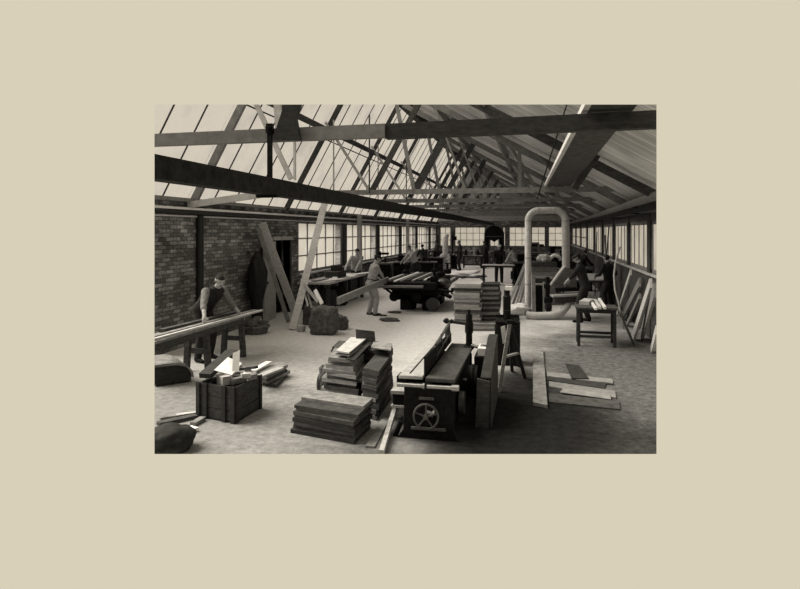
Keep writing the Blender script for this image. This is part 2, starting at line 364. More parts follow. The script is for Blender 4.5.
# glazed slope, one light per bay, each with its bars and its sheet of glass
GT = V((RGX-WX, 0, RGZ-(WT+.02))); GT.normalize(); GN = V((GT.z, 0, -GT.x))    # up the slope; into the room
def gl(t, y, off=0): return V((WX-.02, y, WT+.02))+GT*t+GN*off
GL = (V((RGX, 0, RGZ))-V((WX-.02, 0, WT+.02))).length
ys = [6.4]+[10.9, 15.5, 20.2, 24.9, 29.6, 34.3, 39.0, 42.0]
for k in range(len(ys)-1):
    a, b = ys[k], ys[k+1]; n = 5
    f = MB()
    for i in range(1, n):
        y = a+(b-a)*i/n; f.bar(gl(0, y, 0), gl(GL, y, 0), .028, .02, up=GN)
    o = struct('window_%d' % wi, f, M['wood_dark'], cut=True); wi += 1
    p = MB(); p.prism([gl(0, a, -.04), gl(0, b, -.04), gl(GL, b, -.04), gl(GL, a, -.04)], GN*-.01); obj('glass_sheet', p, M['roof_glass'], o, cut=True)
# unseen end of the shop behind the camera, added to hold back front light
mb = MB(); mb.lohi((WX, -3.2, 0), (RX, -3.0, 3.2)); mb.prism([(WX, -3.0, 3.2), (RX, -3.0, 3.2), (RX, -3.0, HR(RX)), (RGX, -3.0, RGZ)], (0, -.1, 0)); struct('wall_front', mb, M['brick'])
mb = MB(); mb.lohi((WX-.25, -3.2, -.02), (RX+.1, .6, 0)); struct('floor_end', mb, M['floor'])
mb = MB(); mb.lohi((WX-T, -3.2, 0), (WX, 3.0, WT)); struct('wall_left_end', mb, M['brick'])
mb = MB(); mb.lohi((RX, -3.2, 0), (RX+.1, 4.5, HR(RX))); struct('wall_right_end', mb, M['brick'])
mb = MB(); mb.prism([(RGX, -3.2, RGZ), (RX+.2, -3.2, HR(RX+.2)), (RX+.2, -3.2, HR(RX+.2)+.06), (RGX, -3.2, RGZ+.06)], (0, 4.4, 0)); struct('ceiling_end', mb, M['board_roof'])
mb = MB(); mb.prism([gl(0, -3.2, -.04), gl(0, 2.0, -.04), gl(GL, 2.0, -.04), gl(GL, -3.2, -.04)], GN*-.01); struct('window_%d' % wi, mb, M['roof_glass']); wi += 1
# purlin on the glazed slope, ridge board and eaves plate
t0 = (5.1-(WT+.02))/GT.z
mb = MB(); mb.bar(gl(t0, 6.4, .10), gl(t0, BY, .10), .14, .15, up=GT); struct('trim_40', mb, M['wood_dark'], cut=True)
mb = MB(); mb.bar(gl(t0-.25, 6.4, .12), gl(t0-.25, BY, .12), .03, .03, up=GT); struct('trim_41', mb, M['iron'], cut=True)
mb = MB(); mb.lohi((RGX-.12, 5, RGZ-.35), (RGX+.12, BY, RGZ-.05)); struct('trim_42', mb, M['wood_dark'], cut=True)
mb = MB(); mb.lohi((WX-.1, 6, WT-.04), (WX+.12, BY, WT+.03)); struct('trim_43', mb, M['beam_grey'], cut=True)
# boarded slope
mb = MB(); mb.prism([(RGX, 3.0, RGZ), (RX+.6, 3.0, HR(RX+.6)), (RX+.6, 3.0, HR(RX+.6)+.06), (RGX, 3.0, RGZ+.06)], (0, BY-3, 0)); struct('ceiling', mb, M['board_roof'], cut=True)
for i, X in enumerate([-2.75, -.95, .85]):
    mb = MB(); z = HR(X); mb.bar((X, 3.5, z-.13), (X, BY, z-.13), .09, .17, up=V((.5, 0, .866))); struct('trim_%d' % (44+i), mb, M['beam_grey'], cut=True)
mb = MB(); mb.lohi((RX-.18, 9, HR(RX)-.3), (RX, BY, HR(RX)-.05)); struct('trim_50', mb, M['wood_dark'], cut=True)

# ------------------------------------------------------------------ roof trusses
def line(mb, Y, p, q, w, h, dy=0):
    mb.bar(onY(p[0], p[1], Y+dy), onY(q[0], q[1], Y+dy), h, w, up=(0, 1, 0))
def truss(Y, label, tie_w=.13, main=False, extra=None, right=True, tiemat='beam_grey'):
    t = thing('roof_truss', label, 'truss', (0, Y, TIEZ), group='roof trusses')
    m = MB(); m.lohi((-6.25, Y-.05, TIEZ), (RX, Y+.05, TIEZ+tie_w)); obj('tie_beam', m, M[tiemat], t, cut=True)
    m = MB(); a = gl(.0, Y, .11); b = gl(GL-.05, Y, .11); m.bar(a, b, .10, .12, up=GN); obj('glass_rafter', m, M['wood_dark'], t, cut=True)
    m = MB(); m.bar((RGX+.1, Y, RGZ-.35), (RX, Y, HR(RX)-.17), .11, .16, up=(.5, 0, .866)); obj('boarded_rafter', m, M['beam_grey'], t, cut=True)
    # struts parallel to the glass
    s = GT
    for X0, w in ((-4.3, .14), (-3.1, .16)):
        p = V((X0, Y, TIEZ+.02)); k = 0
        while (p+s*k).z < HR((p+s*k).x)-.2: k += .02
        m = MB(); m.bar(p, p+s*k, .09, w, up=GN); obj('strut', m, M['wood_dark'], t, cut=True)
    for X0, Z0, X1, Z1, w, k, nm in ((-5.55, EYE+2.95, -4.3, TIEZ+.08, .07, 'beam_pale', 'brace'), (-3.6, EYE+3.5, -3.1, TIEZ+.08, .10, 'beam_grey', 'brace'), (-2.6, HR(-2.6)-.2, -1.75, TIEZ+.08, .055, 'beam_grey', 'brace'),
                                (-4.3, TIEZ+.05, -4.3, EYE+3.1, .03, 'wood_dark', 'hanger_rod'), (-5.3, TIEZ+.05, -5.3, EYE+3.0, .03, 'beam_pale', 'hanger_rod'),
                                (-.72, HR(-.72)-.15, .05, TIEZ+.08, .08, 'beam_grey', 'strut'), (-.38, TIEZ+.05, -.38, HR(-.38)-.15, .09, 'beam_grey', 'queen_post')):
        dy = {'brace': -.04, 'hanger_rod': -.1, 'strut': .12, 'queen_post': .0}[nm]; m = MB(); m.bar((X0, Y+dy, Z0), (X1, Y+dy, Z1), .04, w, up=(1, 0, .01)); obj(nm, m, M[k], t, cut=True)
    m = MB(); m.bar((.0, Y-.12, HR(0)-.15), (.85, Y-.12, TIEZ+.08), .06, .1, up=(0, 1, 0)); obj('strut', m, M['beam_grey'], t, cut=True)
    return t
NTH = ['roof truss nearest the camera but one, its pale tie beam crossing under the walkway board', 'third roof truss from the camera, behind the one that ends the walkway board', 'fourth roof truss from the camera', 'fifth roof truss from the camera', 'sixth roof truss from the camera, near the back', 'roof truss closest to the back windows']
for i, Y in enumerate(TRY): truss(Y, NTH[i])
# nearest truss: deep tie beam across the whole view
t = thing('roof_truss', 'nearest roof truss with a deep dark tie beam across the top of the view', 'truss', (0, 6, TIEZ), group='roof trusses')
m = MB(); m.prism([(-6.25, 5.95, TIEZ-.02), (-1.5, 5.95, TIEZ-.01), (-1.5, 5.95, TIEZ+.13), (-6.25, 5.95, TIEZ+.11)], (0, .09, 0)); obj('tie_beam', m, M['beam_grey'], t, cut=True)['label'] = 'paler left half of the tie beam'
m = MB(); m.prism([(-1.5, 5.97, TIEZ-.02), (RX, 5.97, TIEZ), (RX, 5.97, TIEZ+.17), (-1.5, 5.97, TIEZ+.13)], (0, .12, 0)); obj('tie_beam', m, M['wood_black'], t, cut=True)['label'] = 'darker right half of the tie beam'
m = MB(); m.prism([onY(275, 139, 5.94), onY(302, 141, 5.94), onY(297.5, 117, 5.94), onY(306, 95, 5.94), onY(290, 95, 5.94)], (0, -.06, 0)); obj('gusset_board', m, M['wood_black'], t, cut=True)
# rafter-only frame between the first two trusses
for Y, lb in ((10.9, 'principal rafter of the glazed slope rising above the black downpipe'),):
    m = MB(); m.bar(gl(-.05, Y, .11), gl(GL-.05, Y, .11), .09, .14, up=GN); solo('glass_rafter', m, M['beam_grey'], lb, 'rafter', cut=True)
m = MB(); m.bar((RGX+.1, 11.8, RGZ-.35), (RX, 11.8, HR(RX)-.17), .11, .16, up=(.5, 0, .866)); m.bar(onY(601, 150, 11.8), onY(574, 189, 11.8), .08, .12, up=(1, 0, .3)); solo('boarded_rafter', m, M['wood_dark'], 'principal rafter of the boarded slope at the upper right, between the two nearest trusses', 'rafter', cut=True)
t = thing('raking_frame', 'pale raking timbers and rods hung beneath the glazed slope, left of the dark gusset board', 'roof brace', (-5.5, 10.8, EYE+.5))
for p, q, w, k, nm in (((188, 205), (275, 192.5), .13, 'beam_pale', 'raking_tie'), ((252, 95), (291, 179), .09, 'beam_pale', 'brace'), ((294.5, 95), (294.8, 180), .035, 'beam_pale', 'hanger_rod'), ((277, 95), (279, 128), .14, 'beam_pale', 'post')):
    m = MB(); m.bar(onY(*p, 10.75), onY(*q, 10.75), .06, w, up=(1, 0, .01) if nm != 'raking_tie' else (0, 0, 1)); obj(nm, m, M[k], t, cut=True)
# walkway board lying along the ties
m = MB(); m.prism([(.28, 15.55, TIEZ+.15), (.88, 15.55, TIEZ+.15), (.92, 4.2, TIEZ+.19), (.54, 4.2, TIEZ+.19)], (0, 0, .04))
w = solo('walkway_board', m, M['wood_dark'], 'wide dark walkway board laid along the two nearest tie beams', 'board', cut=True)
m = MB(); m.prism([(.23, 15.55, TIEZ+.15), (.28, 15.55, TIEZ+.15), (.54, 4.2, TIEZ+.19), (.48, 4.2, TIEZ+.19)], (0, 0, .07))
solo('walkway_batten', m, M['wood_pale'], 'pale batten along the left edge of the overhead walkway board', 'batten', cut=True)
# long boxed shaft slung under the ties
m = MB(); m.bar((-2.80, 3, EYE+.475), (-2.80, BY-.3, EYE+.475), .17, .18); sh = solo('overhead_shaft_casing', m, M['shaft'], 'long dark boxed shaft casing running overhead from the left edge to the back', 'beam', cut=True)
t = thing('hanger_bracket', 'iron hanger strap holding the dark shaft casing to the nearest tie beam', 'bracket', (-2.8, 5.9, EYE+.37))
m = MB(); m.bar((-2.75, 5.92, EYE+.36), (-2.75, 5.92, TIEZ+.16), .05, .03, up=(0, 1, 0)); m.box((-2.78, 5.92, EYE+.37), (.24, .06, .03)); obj('strap', m, M['iron'], t)
m = MB(); m.box((-2.75, 5.92, TIEZ+.12), (.07, .05, .10)); m.cyl((-2.75, 5.86, TIEZ+.12), (-2.75, 5.95, TIEZ+.12), .025); obj('bolt_plate', m, M['iron'], t)
# pipes on the left wall
m = MB(); m.cyl((WX+.09, 6, 2.665), (WX+.09, 41.9, 2.665), .042, n=10); solo('wall_pipe', m, M['pipe_black'], 'thin black pipe running along the top of the left brick wall', 'pipe', cut=True, smooth=True)
m = MB(); m.cyl((WX+.07, 11.15, 0), (WX+.07, 11.15, 2.62), .075, n=12); solo('downpipe', m, M['pipe_black'], 'black vertical downpipe on the left brick wall', 'pipe', smooth=True)
# pipes under the right eaves
m = MB(); m.tube([(RX-.30, 9.5, 2.95), (RX-.30, 25, 2.82), (RX-.3, 40, 2.75)], .085, 12); ed_ = solo('eaves_duct', m, M['beam_grey'], 'grey duct slung along the top of the right wall above the windows', 'pipe', cut=True, smooth=True)
m = MB(); m.tube([(RX-.52, 9.5, 2.70), (RX-.52, 40, 2.66)], .05, 10); ep_ = solo('eaves_pipe', m, M['iron'], 'thin dark pipe below the grey eaves duct on the right', 'pipe', cut=True, smooth=True)
for o_, dx, z_ in ((ed_, -.30, 2.9), (ep_, -.52, 2.69)):
    o_['_o'] = tuple(o_.location)
    for y in (14.2, 18.4, 23, 28, 33, 38):
        m = MB(); m.box((RX+dx/2, y, z_-.07*(dx > -.4)), (abs(dx), .05, .03)); obj('bracket', m, M['iron'], o_)
m = MB(); m.tube([onY(567, 104, 9), onY(537, 199, 9)], .012, 6); solo('pull_cord', m, M['iron'], 'thin knotted cord hanging slantwise beneath the boarded roof', 'cord', cut=True)

# ------------------------------------------------------------------ light and sky
w = bpy.data.worlds.new('sky'); S.world = w; w.use_nodes = True; nt = w.node_tree
bg = nt.nodes['Background']; bg.inputs[0].default_value = (.69, .63, .485, 1); bg.inputs[1].default_value = 1
sd = bpy.data.lights.new('sun', 'SUN'); sd.energy = 7.5; sd.angle = R(50); sd.color = (1, .94, .80)
so = bpy.data.objects.new('sun', sd); COL.objects.link(so); so.rotation_euler = V((-.80, .05, .92)).to_track_quat('Z', 'Y').to_euler()
S.view_settings.view_transform = 'Standard'; S.view_settings.look = 'None'; S.view_settings.gamma = 1; S.view_settings.exposure = 0; S.view_settings.use_curve_mapping = False
import numpy as np
# ------------------------------------------------------------------ people
def ik(a, b, l1, l2, hint):
    a = V(a); b = V(b); d = b-a; L = min(d.length, (l1+l2)*.995); d.normalize(); b = a+d*L
    x = (l1*l1-l2*l2+L*L)/(2*L); h = math.sqrt(max(0, l1*l1-x*x)); hn = V(hint); hn = (hn-d*hn.dot(d))
    if hn.length < 1e-4: hn = V((0, 0, 1)).cross(d)
    return a+d*x+hn.normalized()*h, b
def person(label, loc, rotz, H=1.72, lean=0, side=0, pel=None, hands=((-.3, .1, .75), (.3, .1, .75)), feet=((-.12, 0), (.12, 0)), look=(0, 1, -.1),
           top='shirt_grey', sleeve=None, fore='skin', vest=None, legs='cloth_dark', cap=None, hairy=True, fine=False, twist=0, apron=None, group=None, arm_hint=None, curl=True, belt=None):
    """local frame: +Y is the way the person faces, +X the right-hand side; feet on z = 0"""
    mats = []; mi = {}
    def m(k):
        if k not in mi: mi[k] = len(mats); mats.append(M[k])
        return mi[k]
    sleeve = sleeve or top; tor = vest or top
    s = H/1.72; caps = []                                # (a, b, ra, rb, mat)
    def C(a, b, ra, rb, k): bk = (1.13 if ra > .09 else 1.18) if (k not in ('skin', 'hair', 'iron') and ra > .03) else 1; caps.append((V(a), V(b), ra*s*bk, rb*s*bk, k))
    p = V(pel) if pel else V((0, -.02, .925*s))
    Lr = Matrix.Rotation(-lean, 3, 'X') @ Matrix.Rotation(side, 3, 'Y')
    up = Lr @ V((0, 0, 1)); rt = Matrix.Rotation(twist, 3, up) @ (Lr @ V((1, 0, 0))); fw = up.cross(rt)
    ch = p+up*.30*s+fw*.01; nb = p+up*.52*s; 
    lk = V(look).normalized(); hu = (up*.55+V((0, 0, .45))+lk*.0).normalized()
    hd = nb+hu*.165*s+lk*.035*s
    hr_ = lk.cross(V((0, 0, 1))).normalized(); hup = hr_.cross(lk)
    # torso as a wide chest and narrower waist
    for sx in (-1, 1):
        C(p+rt*sx*.075*s, p+up*.16*s+rt*sx*.065*s, .105, .10, tor if not belt else tor)
        C(p+up*.16*s+rt*sx*.065*s, p+up*.38*s+rt*sx*.085*s, .10, .105, tor)
        C(p+up*.38*s+rt*sx*.085*s, p+up*.44*s+rt*sx*.135*s, .10, .07, tor)
        C(p-up*.02*s+rt*sx*.08*s, p-up*.06*s+rt*sx*.08*s-fw*.02*s, .105, .10, legs)
    C(nb-up*.06*s, nb+up*.0*s, .085, .06, tor); C(nb, hd-hup*.06*s, .055, .052, 'skin')
    # head: skull, face, jaw, nose, ears, eyes, mouth
    C(hd-lk*.02*s+hup*.03*s, hd+lk*.015*s+hup*.03*s, .082, .08, 'hair' if hairy else 'skin')
    C(hd+lk*.035*s+hup*.012*s, hd+lk*.04*s-hup*.055*s, .064, .047, 'skin')
    C(hd+lk*.055*s-hup*.035*s, hd+lk*.06*s-hup*.075*s, .036, .028, 'skin')
    C(hd+lk*.098*s+hup*.015*s, hd+lk*.117*s-hup*.022*s, .010, .015, 'skin')
    for sx in (-1, 1):
        C(hd+hr_*sx*.078*s+hup*.012*s, hd+hr_*sx*.076*s-hup*.022*s, .016, .012, 'skin')
        C(hd+hr_*sx*.031*s+lk*.088*s+hup*.016*s, hd+hr_*sx*.036*s+lk*.086*s+hup*.016*s, .008, .008, 'sack')
    C(hd-hr_*.02*s+lk*.093*s-hup*.053*s, hd+hr_*.02*s+lk*.093*s-hup*.053*s, .007, .007, 'hair')
    # arms with five-fingered hands
    for i, sx in ((0, -1), (1, 1)):
        sh = p+up*.45*s+rt*sx*.185*s; hn = V(hands[i]); hint = arm_hint[i] if arm_hint else (sx*.6, -.5, -.6)
        el, wr = ik(sh, hn, .30*s, .265*s, hint)
        C(p+up*.43*s+rt*sx*.14*s, sh, .068, .064, sleeve if not vest else sleeve); C(sh, el, .062, .047, sleeve)
        mid = el+(wr-el)*.35
        C(el, mid, .047, .043, sleeve); C(mid, wr, .040 if fore == 'skin' else .043, .028 if fore == 'skin' else .036, fore)
        d = (wr-el).normalized(); f = (d+V((0, 0, -.35))).normalized() if curl else d
        pn = rt*sx if abs(f.dot(rt)) < .8 else fw
        sd = f.cross(V((0, 0, 1)) if abs(f.z) < .85 else fw); sd.normalize(); nrm = sd.cross(f).normalized()
        if nrm.z > 0: nrm = -nrm
        C(wr, wr+f*.05*s, .028, .032, 'skin')
        for q in (-1, 1): C(wr+f*.02*s+sd*q*.018*s, wr+f*.075*s+sd*q*.025*s, .018, .016, 'skin')
        for q, ln in ((-1.5, .062), (-.5, .078), (.5, .082), (1.5, .072)):
            k0 = wr+f*.085*s+sd*q*.0205*s; k1 = k0+(f*.8+nrm*.35).normalized()*ln*.5*s; k2 = k1+(f*.35+nrm*.95).normalized()*ln*.5*s
            C(k0, k1, .0095, .009, 'skin'); C(k1, k2, .009, .0075, 'skin')
        inn = -sx if (sd.dot(rt) > 0) else sx
        t0 = wr+f*.03*s+sd*inn*.03*s; t1 = t0+(sd*inn*.8+f*.6).normalized()*.035*s; t2 = t1+(f*.8+nrm*.5).normalized()*.03*s
        C(t0, t1, .013, .011, 'skin'); C(t1, t2, .011, .009, 'skin')
    # legs
    for i, sx in ((0, -1), (1, 1)):
        hp = p-up*.03*s+rt*sx*.085*s; an = V((feet[i][0], feet[i][1], .085*s)); hint = feet[i][2] if len(feet[i]) > 2 else (sx*.12, 1, 0)
        kn, an2 = ik(hp, an, .425*s, .415*s, hint); an = an if (an-an2).length < .03 else an2
        C(hp, kn, .098, .070, legs); C(kn, kn+(an-kn)*.35, .068, .066, legs); C(kn+(an-kn)*.35, an, .066, .055, legs)
        a0 = V((an.x, an.y, .05*s)); C(a0-V((0, .03, .005))*s, a0+V((sx*.012, .06, -.01))*s, .045, .042, 'iron'); C(a0+V((sx*.012, .06, -.01))*s, a0+V((sx*.02, .16, -.018))*s, .042, .03, 'iron')
    # one skin around all of it
    b = MB()
    for a, c, ra, rb, k in caps:
        n = 14 if ra > .03 else 8
        if (c-a).length > 1e-4: b.cyl(a, c, ra, rb, n)
        b.ball(a, ra, n=n-4); b.ball(c, rb, n=n-4)
    me = bpy.data.meshes.new('person'); b.bm.to_mesh(me); b.bm.free()
    o = bpy.data.objects.new('person', me); COL.objects.link(o)
    r = o.modifiers.new('r', 'REMESH'); r.mode = 'VOXEL'; r.voxel_size = .009 if fine else .0125
    sm = o.modifiers.new('s', 'SMOOTH'); sm.factor = .5; sm.iterations = 3 if fine else 2
    dg = bpy.context.evaluated_depsgraph_get(); me2 = bpy.data.meshes.new_from_object(o.evaluated_get(dg))
    o.modifiers.clear(); o.data = me2; bpy.data.meshes.remove(me); me2.name = 'person'
    me2.materials.clear()
    skull = [i for i, c in enumerate(caps) if c[4] == 'hair'][:1]; order = [m(c[4]) for c in caps]
    for x in mats: me2.materials.append(x)
    if fine:
        pass
    nv = len(me2.vertices); co = np.empty(nv*3, 'f'); me2.vertices.foreach_get('co', co); co = co.reshape(-1, 3)
    no = np.empty(nv*3, 'f'); me2.vertices.foreach_get('normal', no); no = no.reshape(-1, 3)
    k = (np.sin(co[:, 0]*47+co[:, 2]*31)*np.sin(co[:, 1]*53-co[:, 2]*37)*.5+np.sin(co[:, 2]*90+co[:, 0]*60)*.2+np.sin(co[:, 2]*23+co[:, 1]*40)*.5)*.0035   # folds in the cloth
    k *= (co[:, 2] < hd.z-.12)*(co[:, 2] > .1)
    co = co+no*k[:, None]; me2.vertices.foreach_set('co', co.ravel())
    nf = len(me2.polygons); fc = np.empty(nf*3, 'f'); me2.polygons.foreach_get('center', fc); fc = fc.reshape(-1, 3)
    best = np.full(nf, 1e9); bi = np.zeros(nf, int)
    for j, (a, e, ra, rb, kk) in enumerate(caps):
        A = np.array(a); ab = np.array(e)-A; L2 = max(1e-12, float(ab@ab)); tt = np.clip(((fc-A)@ab)/L2, 0, 1)
        dd = np.linalg.norm(fc-A-tt[:, None]*ab, axis=1)-(ra+(rb-ra)*tt); w_ = dd < best; best[w_] = dd[w_]; bi[w_] = -1 if j in skull else order[j]
    q = fc-np.array(hd); L_ = np.array(lk); U_ = np.array(hup); R_ = np.array(hr_)
    sk = bi == -1; bi[sk] = mi['skin']
    if hairy:                                            # hairline
        on = (np.linalg.norm(q, axis=1) < .13*s) & ((bi == mi['hair']) | (bi == mi['skin']))
        isf = (q@L_ > .030*s) & (q@U_ < .055*s); bk = ~isf & (q@U_ > -.045*s) & (abs(q@R_) < .078*s)
        bi[on & bk] = mi['hair']
    me2.polygons.foreach_set('material_index', bi.astype('i')); me2.update()
    me2.shade_smooth()
    o.location = loc; o.rotation_euler = (0, 0, rotz); o['_o'] = (0., 0., 0.)
    tag(o, label, 'person', group)
    if cap:
        c = MB(); c.ball(hd+hup*.055*s-lk*.005*s, (.108*s, .108*s, .052*s), Matrix((hr_, lk, hup)).transposed(), 12)
        c.ball(hd+hup*.045*s+lk*.085*s, (.065*s, .06*s, .012*s), Matrix((hr_, lk, hup)).transposed(), 10)
        obj('cap', c, M[cap], o, smooth='full')
    if apron:
        a = MB(); pts = []
        w0, w1 = .13*s, .22*s; A = p+up*.36*s+fw*.125*s; B = p+fw*.135*s; D = V((B.x, B.y+.02, B.z-.42*s))
        a.prism([A-rt*w0, A+rt*w0, B+rt*w1, B-rt*w1], fw*.012); a.prism([B-rt*w1, B+rt*w1, D+rt*w1, D-rt*w1], V((0, .012, 0)))
        obj('apron', a, M[apron], o)
    if belt:
        a = MB(); n = 20; q = p+up*.07*s
        a.tube([q+rt*cos(2*pi*i/n)*.188*s+fw*sin(2*pi*i/n)*.118*s for i in range(n+1)], .016*s, 6)
        obj('belt', a, M['iron'], o, smooth='full')
    return o
def face(dx, dy): return math.atan2(-dx, dy)              # rotz that turns local +Y towards (dx, dy)
def loc_hand(P, o, rz):
    return Matrix.Rotation(-rz, 3, 'Z') @ (V(P)-V(o))
# ------------------------------------------------------------------ helpers for timber
def plank(name, p1, p2, p3, p4, th, mat, label, cat='board', group=None, bev=0, **k):
    """flat board whose upper face is p1..p4, th thick"""
    n = (V(p2)-V(p1)).cross(V(p4)-V(p1)).normalized()
    if n.z > 0: n = -n
    mb = MB(); mb.prism([p1, p2, p3, p4], n*th)
    return solo(name, mb, M[mat], label, cat, group, **k)
def stick(name, a, b, w, h, mat, label, cat='board', group=None, up=(0, 0, 1), **k):
    mb = MB(); mb.bar(a, b, w, h, up=up); return solo(name, mb, M[mat] if isinstance(mat, str) else mat, label, cat, group, **k)
def stack(base, n, th, mats, names, group, gap=.004, jit=.02, rj=1.5, seed=1, z0=0.0, widths=None, shifts=None, lens=None, name='board'):
    """pile of boards; base = front-left, front-right, back-right corners on the floor; names = (bottom, middle, top)"""
    rnd = random.Random(seed); a, b, c = [V(q) for q in base]; ex = (b-a); ey = (c-b); W = ex.length; D = ey.length; ang = math.atan2(ex.y, ex.x); Ri = Matrix.Rotation(-ang, 3, 'Z'); lx = Ri @ ex; ly = Ri @ ey; z = z0; out = []
    cen0 = (a+c)/2
    for i in range(n):
        t = th*rnd.uniform(.8, 1.2) if not isinstance(th, list) else th[i]
        w = W*(widths[i] if widths else rnd.uniform(.95, 1.02)); d = D*(lens[i] if lens else rnd.uniform(.94, 1.03))
        sh = shifts[i] if shifts else (0, 0)
        cen = cen0+ex.normalized()*(rnd.uniform(-jit, jit)+sh[0])+ey.normalized()*(rnd.uniform(-jit, jit)+sh[1])
        mb = MB(); hx = lx*(w/W/2); hy = ly*(d/D/2); mb.prism([-hx-hy, hx-hy, hx+hy, -hx+hy], (0, 0, t))
        lab = names[0] if i == 0 else (names[2] if i == n-1 else names[1])
        o = solo(name, mb, M[mats[i % len(mats)] if len(mats) < n else mats[i]], lab, 'board', group if 0 < i < n-1 else group, origin=(0, 0, 0))
        o.location = (cen.x, cen.y, z+.0005); o.rotation_euler = (0, 0, ang+R(rnd.uniform(-rj, rj))); z += t+gap*.25; out.append(o)
    return z, cen0, ang

# ------------------------------------------------------------------ left bench with the first workman
t = thing('work_bench', 'long narrow wooden work bench on trestle legs beside the left brick wall', 'bench', (-5.45, 8.8, 0))
m = MB(); m.lohi((-5.60, 6.6, .715), (-5.17, 10.3, .755)); obj('bench_top', m, M['wood_mid'], t, cut=True)
m = MB(); m.lohi((-5.20, 6.6, .62), (-5.165, 10.3, .714)); obj('apron_rail', m, M['wood_dark'], t, cut=True)
for y in (8.85, 10.05):
    for x, dx in ((-5.24, .05), (-5.54, -.05)):
        m = MB(); m.bar((x, y, .71), (x+dx, y, 0), .09, .075, up=(0, 1, 0)); obj('leg', m, M['wood_dark'], t)
    m = MB(); m.bar((-5.21, y, .34), (-5.57, y, .34), .05, .08); obj('stretcher', m, M['wood_dark'], t)
stick('board', V((-5.26, 7.0, .772)), V((-5.14, 10.7, .772)), .05, .032, 'wood_pale', 'long pale planed strip along the front edge of the left work bench', cut=True)
stick('board', V((-5.42, 6.8, .77)), V((-5.27, 10.7, .77)), .09, .03, 'wood_mid', 'long grey strip lying behind the pale strip on the left work bench', cut=True)
stick('board', V((-5.54, 8.1, .785)), V((-5.42, 10.35, .785)), .10, .05, 'wood_dark', 'thick dark batten lying at the back of the left work bench', cut=True)
LB = V((-5.76, 9.66, 0)); rz = face(.93, -.36)
hA = loc_hand(V((-5.30, 8.90, .80)), LB, rz); hB = loc_hand(V((-5.25, 10.02, .80)), LB, rz)
person('workman in a dark waistcoat and rolled sleeves leaning over the long bench, far left', LB, rz, H=1.74, lean=R(44), pel=(0, -.02, .92), hands=(hB, hA), feet=((-.17, -.04), (.17, .06)), look=(.25, .85, -.42), top='shirt_grey', fore='skin', vest='cloth_dark', legs='cloth_dark', fine=True, apron=None)

# ------------------------------------------------------------------ half-round form at the left edge
t = thing('curved_form', 'half-round wooden form with a pale curved top lying at the left edge', 'wooden form', (-4.6, 7.3, 0))
e0 = fl(172, 384, .02); e1 = fl(194, 381, .02); ex = (e1-e0).normalized(); ey = V((-ex.y, ex.x, 0)); Wd = (e1-e0).length; L0 = e0-ex*.9
arc = [L0+V((0, 0, .10)), L0+V((0, 0, .34))]
for i in range(0, 13):
    a = pi/2*i/12; arc.append(e1-ex*.34*(1-sin(a))*1.0+V((0, 0, .34*cos(a)*.75+.085+.0)))
arc.append(e1+V((0, 0, .02))); arc2 = arc[:]
m = MB(); n = len(arc)
prof = [e0-ex*.9+V((0, 0, .31))]+[e1-ex*.30*(1-sin(pi/2*i/10))+V((0, 0, .06+.25*cos(pi/2*i/10))) for i in range(11)]
inner = [q-V((0, 0, .035)) if i < 6 else q-ex*.035 for i, q in enumerate(prof)]
m.prism(prof+inner[::-1], ey*.75); obj('curved_top', m, M['wood_mid'], t, cut=True)
body = [e0-ex*.9+V((0, 0, 0))]+[e0-ex*.9+V((0, 0, .27))]+[q-V((0, 0, .004)) for q in inner[1:]]+[e1-ex*.035]
m = MB(); m.prism([q+ey*.03 for q in body], ey*.69); obj('end_panel', m, M['wood_black'], t, cut=True)

# ------------------------------------------------------------------ crate with offcuts
c0 = fl(198, 417); c1 = fl(235, 424); c2 = fl(261, 408); c3 = c0+c2-c1; CH = .43
t = thing('wooden_crate', 'square dark wooden crate heaped with offcuts, in front of the left bench', 'crate', (c0+c2)/2)
ax = (c1-c0).normalized(); ay = (c2-c1).normalized()
def side(a, b, nm='side_panel'):
    d = (b-a).normalized(); inn = V((-d.y, d.x, 0)); m = MB(); h = CH/3
    for k in range(3): m.prism([a+V((0, 0, k*h+.004)), b+V((0, 0, k*h+.004)), b+V((0, 0, (k+1)*h-.003)), a+V((0, 0, (k+1)*h-.003))], inn*.022)
    return obj(nm, m, M['crate'], t)
side(c0, c1); side(c1, c2); side(c2, c3); side(c3, c0)
m = MB(); m.prism([c0+V((0, 0, .01)), c1+V((0, 0, .01)), c2+V((0, 0, .01)), c3+V((0, 0, .01))], (0, 0, .02)); obj('bottom_panel', m, M['wood_dark'], t)
for a, b, fr in ((c0, c1, .02), (c0, c1, .22), (c0, c1, .72), (c0, c1, .96), (c1, c2, .04), (c1, c2, .95)):
    d = (b-a).normalized(); out = V((d.y, -d.x, 0)); q = a+(b-a)*fr
    m = MB(); m.prism([q-d*.028+out*.001, q+d*.028+out*.001, q+d*.028+out*.001+V((0, 0, CH+.01)), q-d*.028+out*.001+V((0, 0, CH+.01))], out*.02); obj('batten', m, M['wood_black'], t)
cc = (c0+c2)/2
def inbox(u, v, z): return c0+(c1-c0)*u+(c2-c1)*v+V((0, 0, z))
rnd = random.Random(4)
m = MB(); m.lump(inbox(.5, .5, .12), (.26, .26, .19), 3, .25); solo('wood_shavings', m, M['sack'], 'dark shavings filling the square crate', 'shavings', smooth=True)['kind'] = 'stuff'
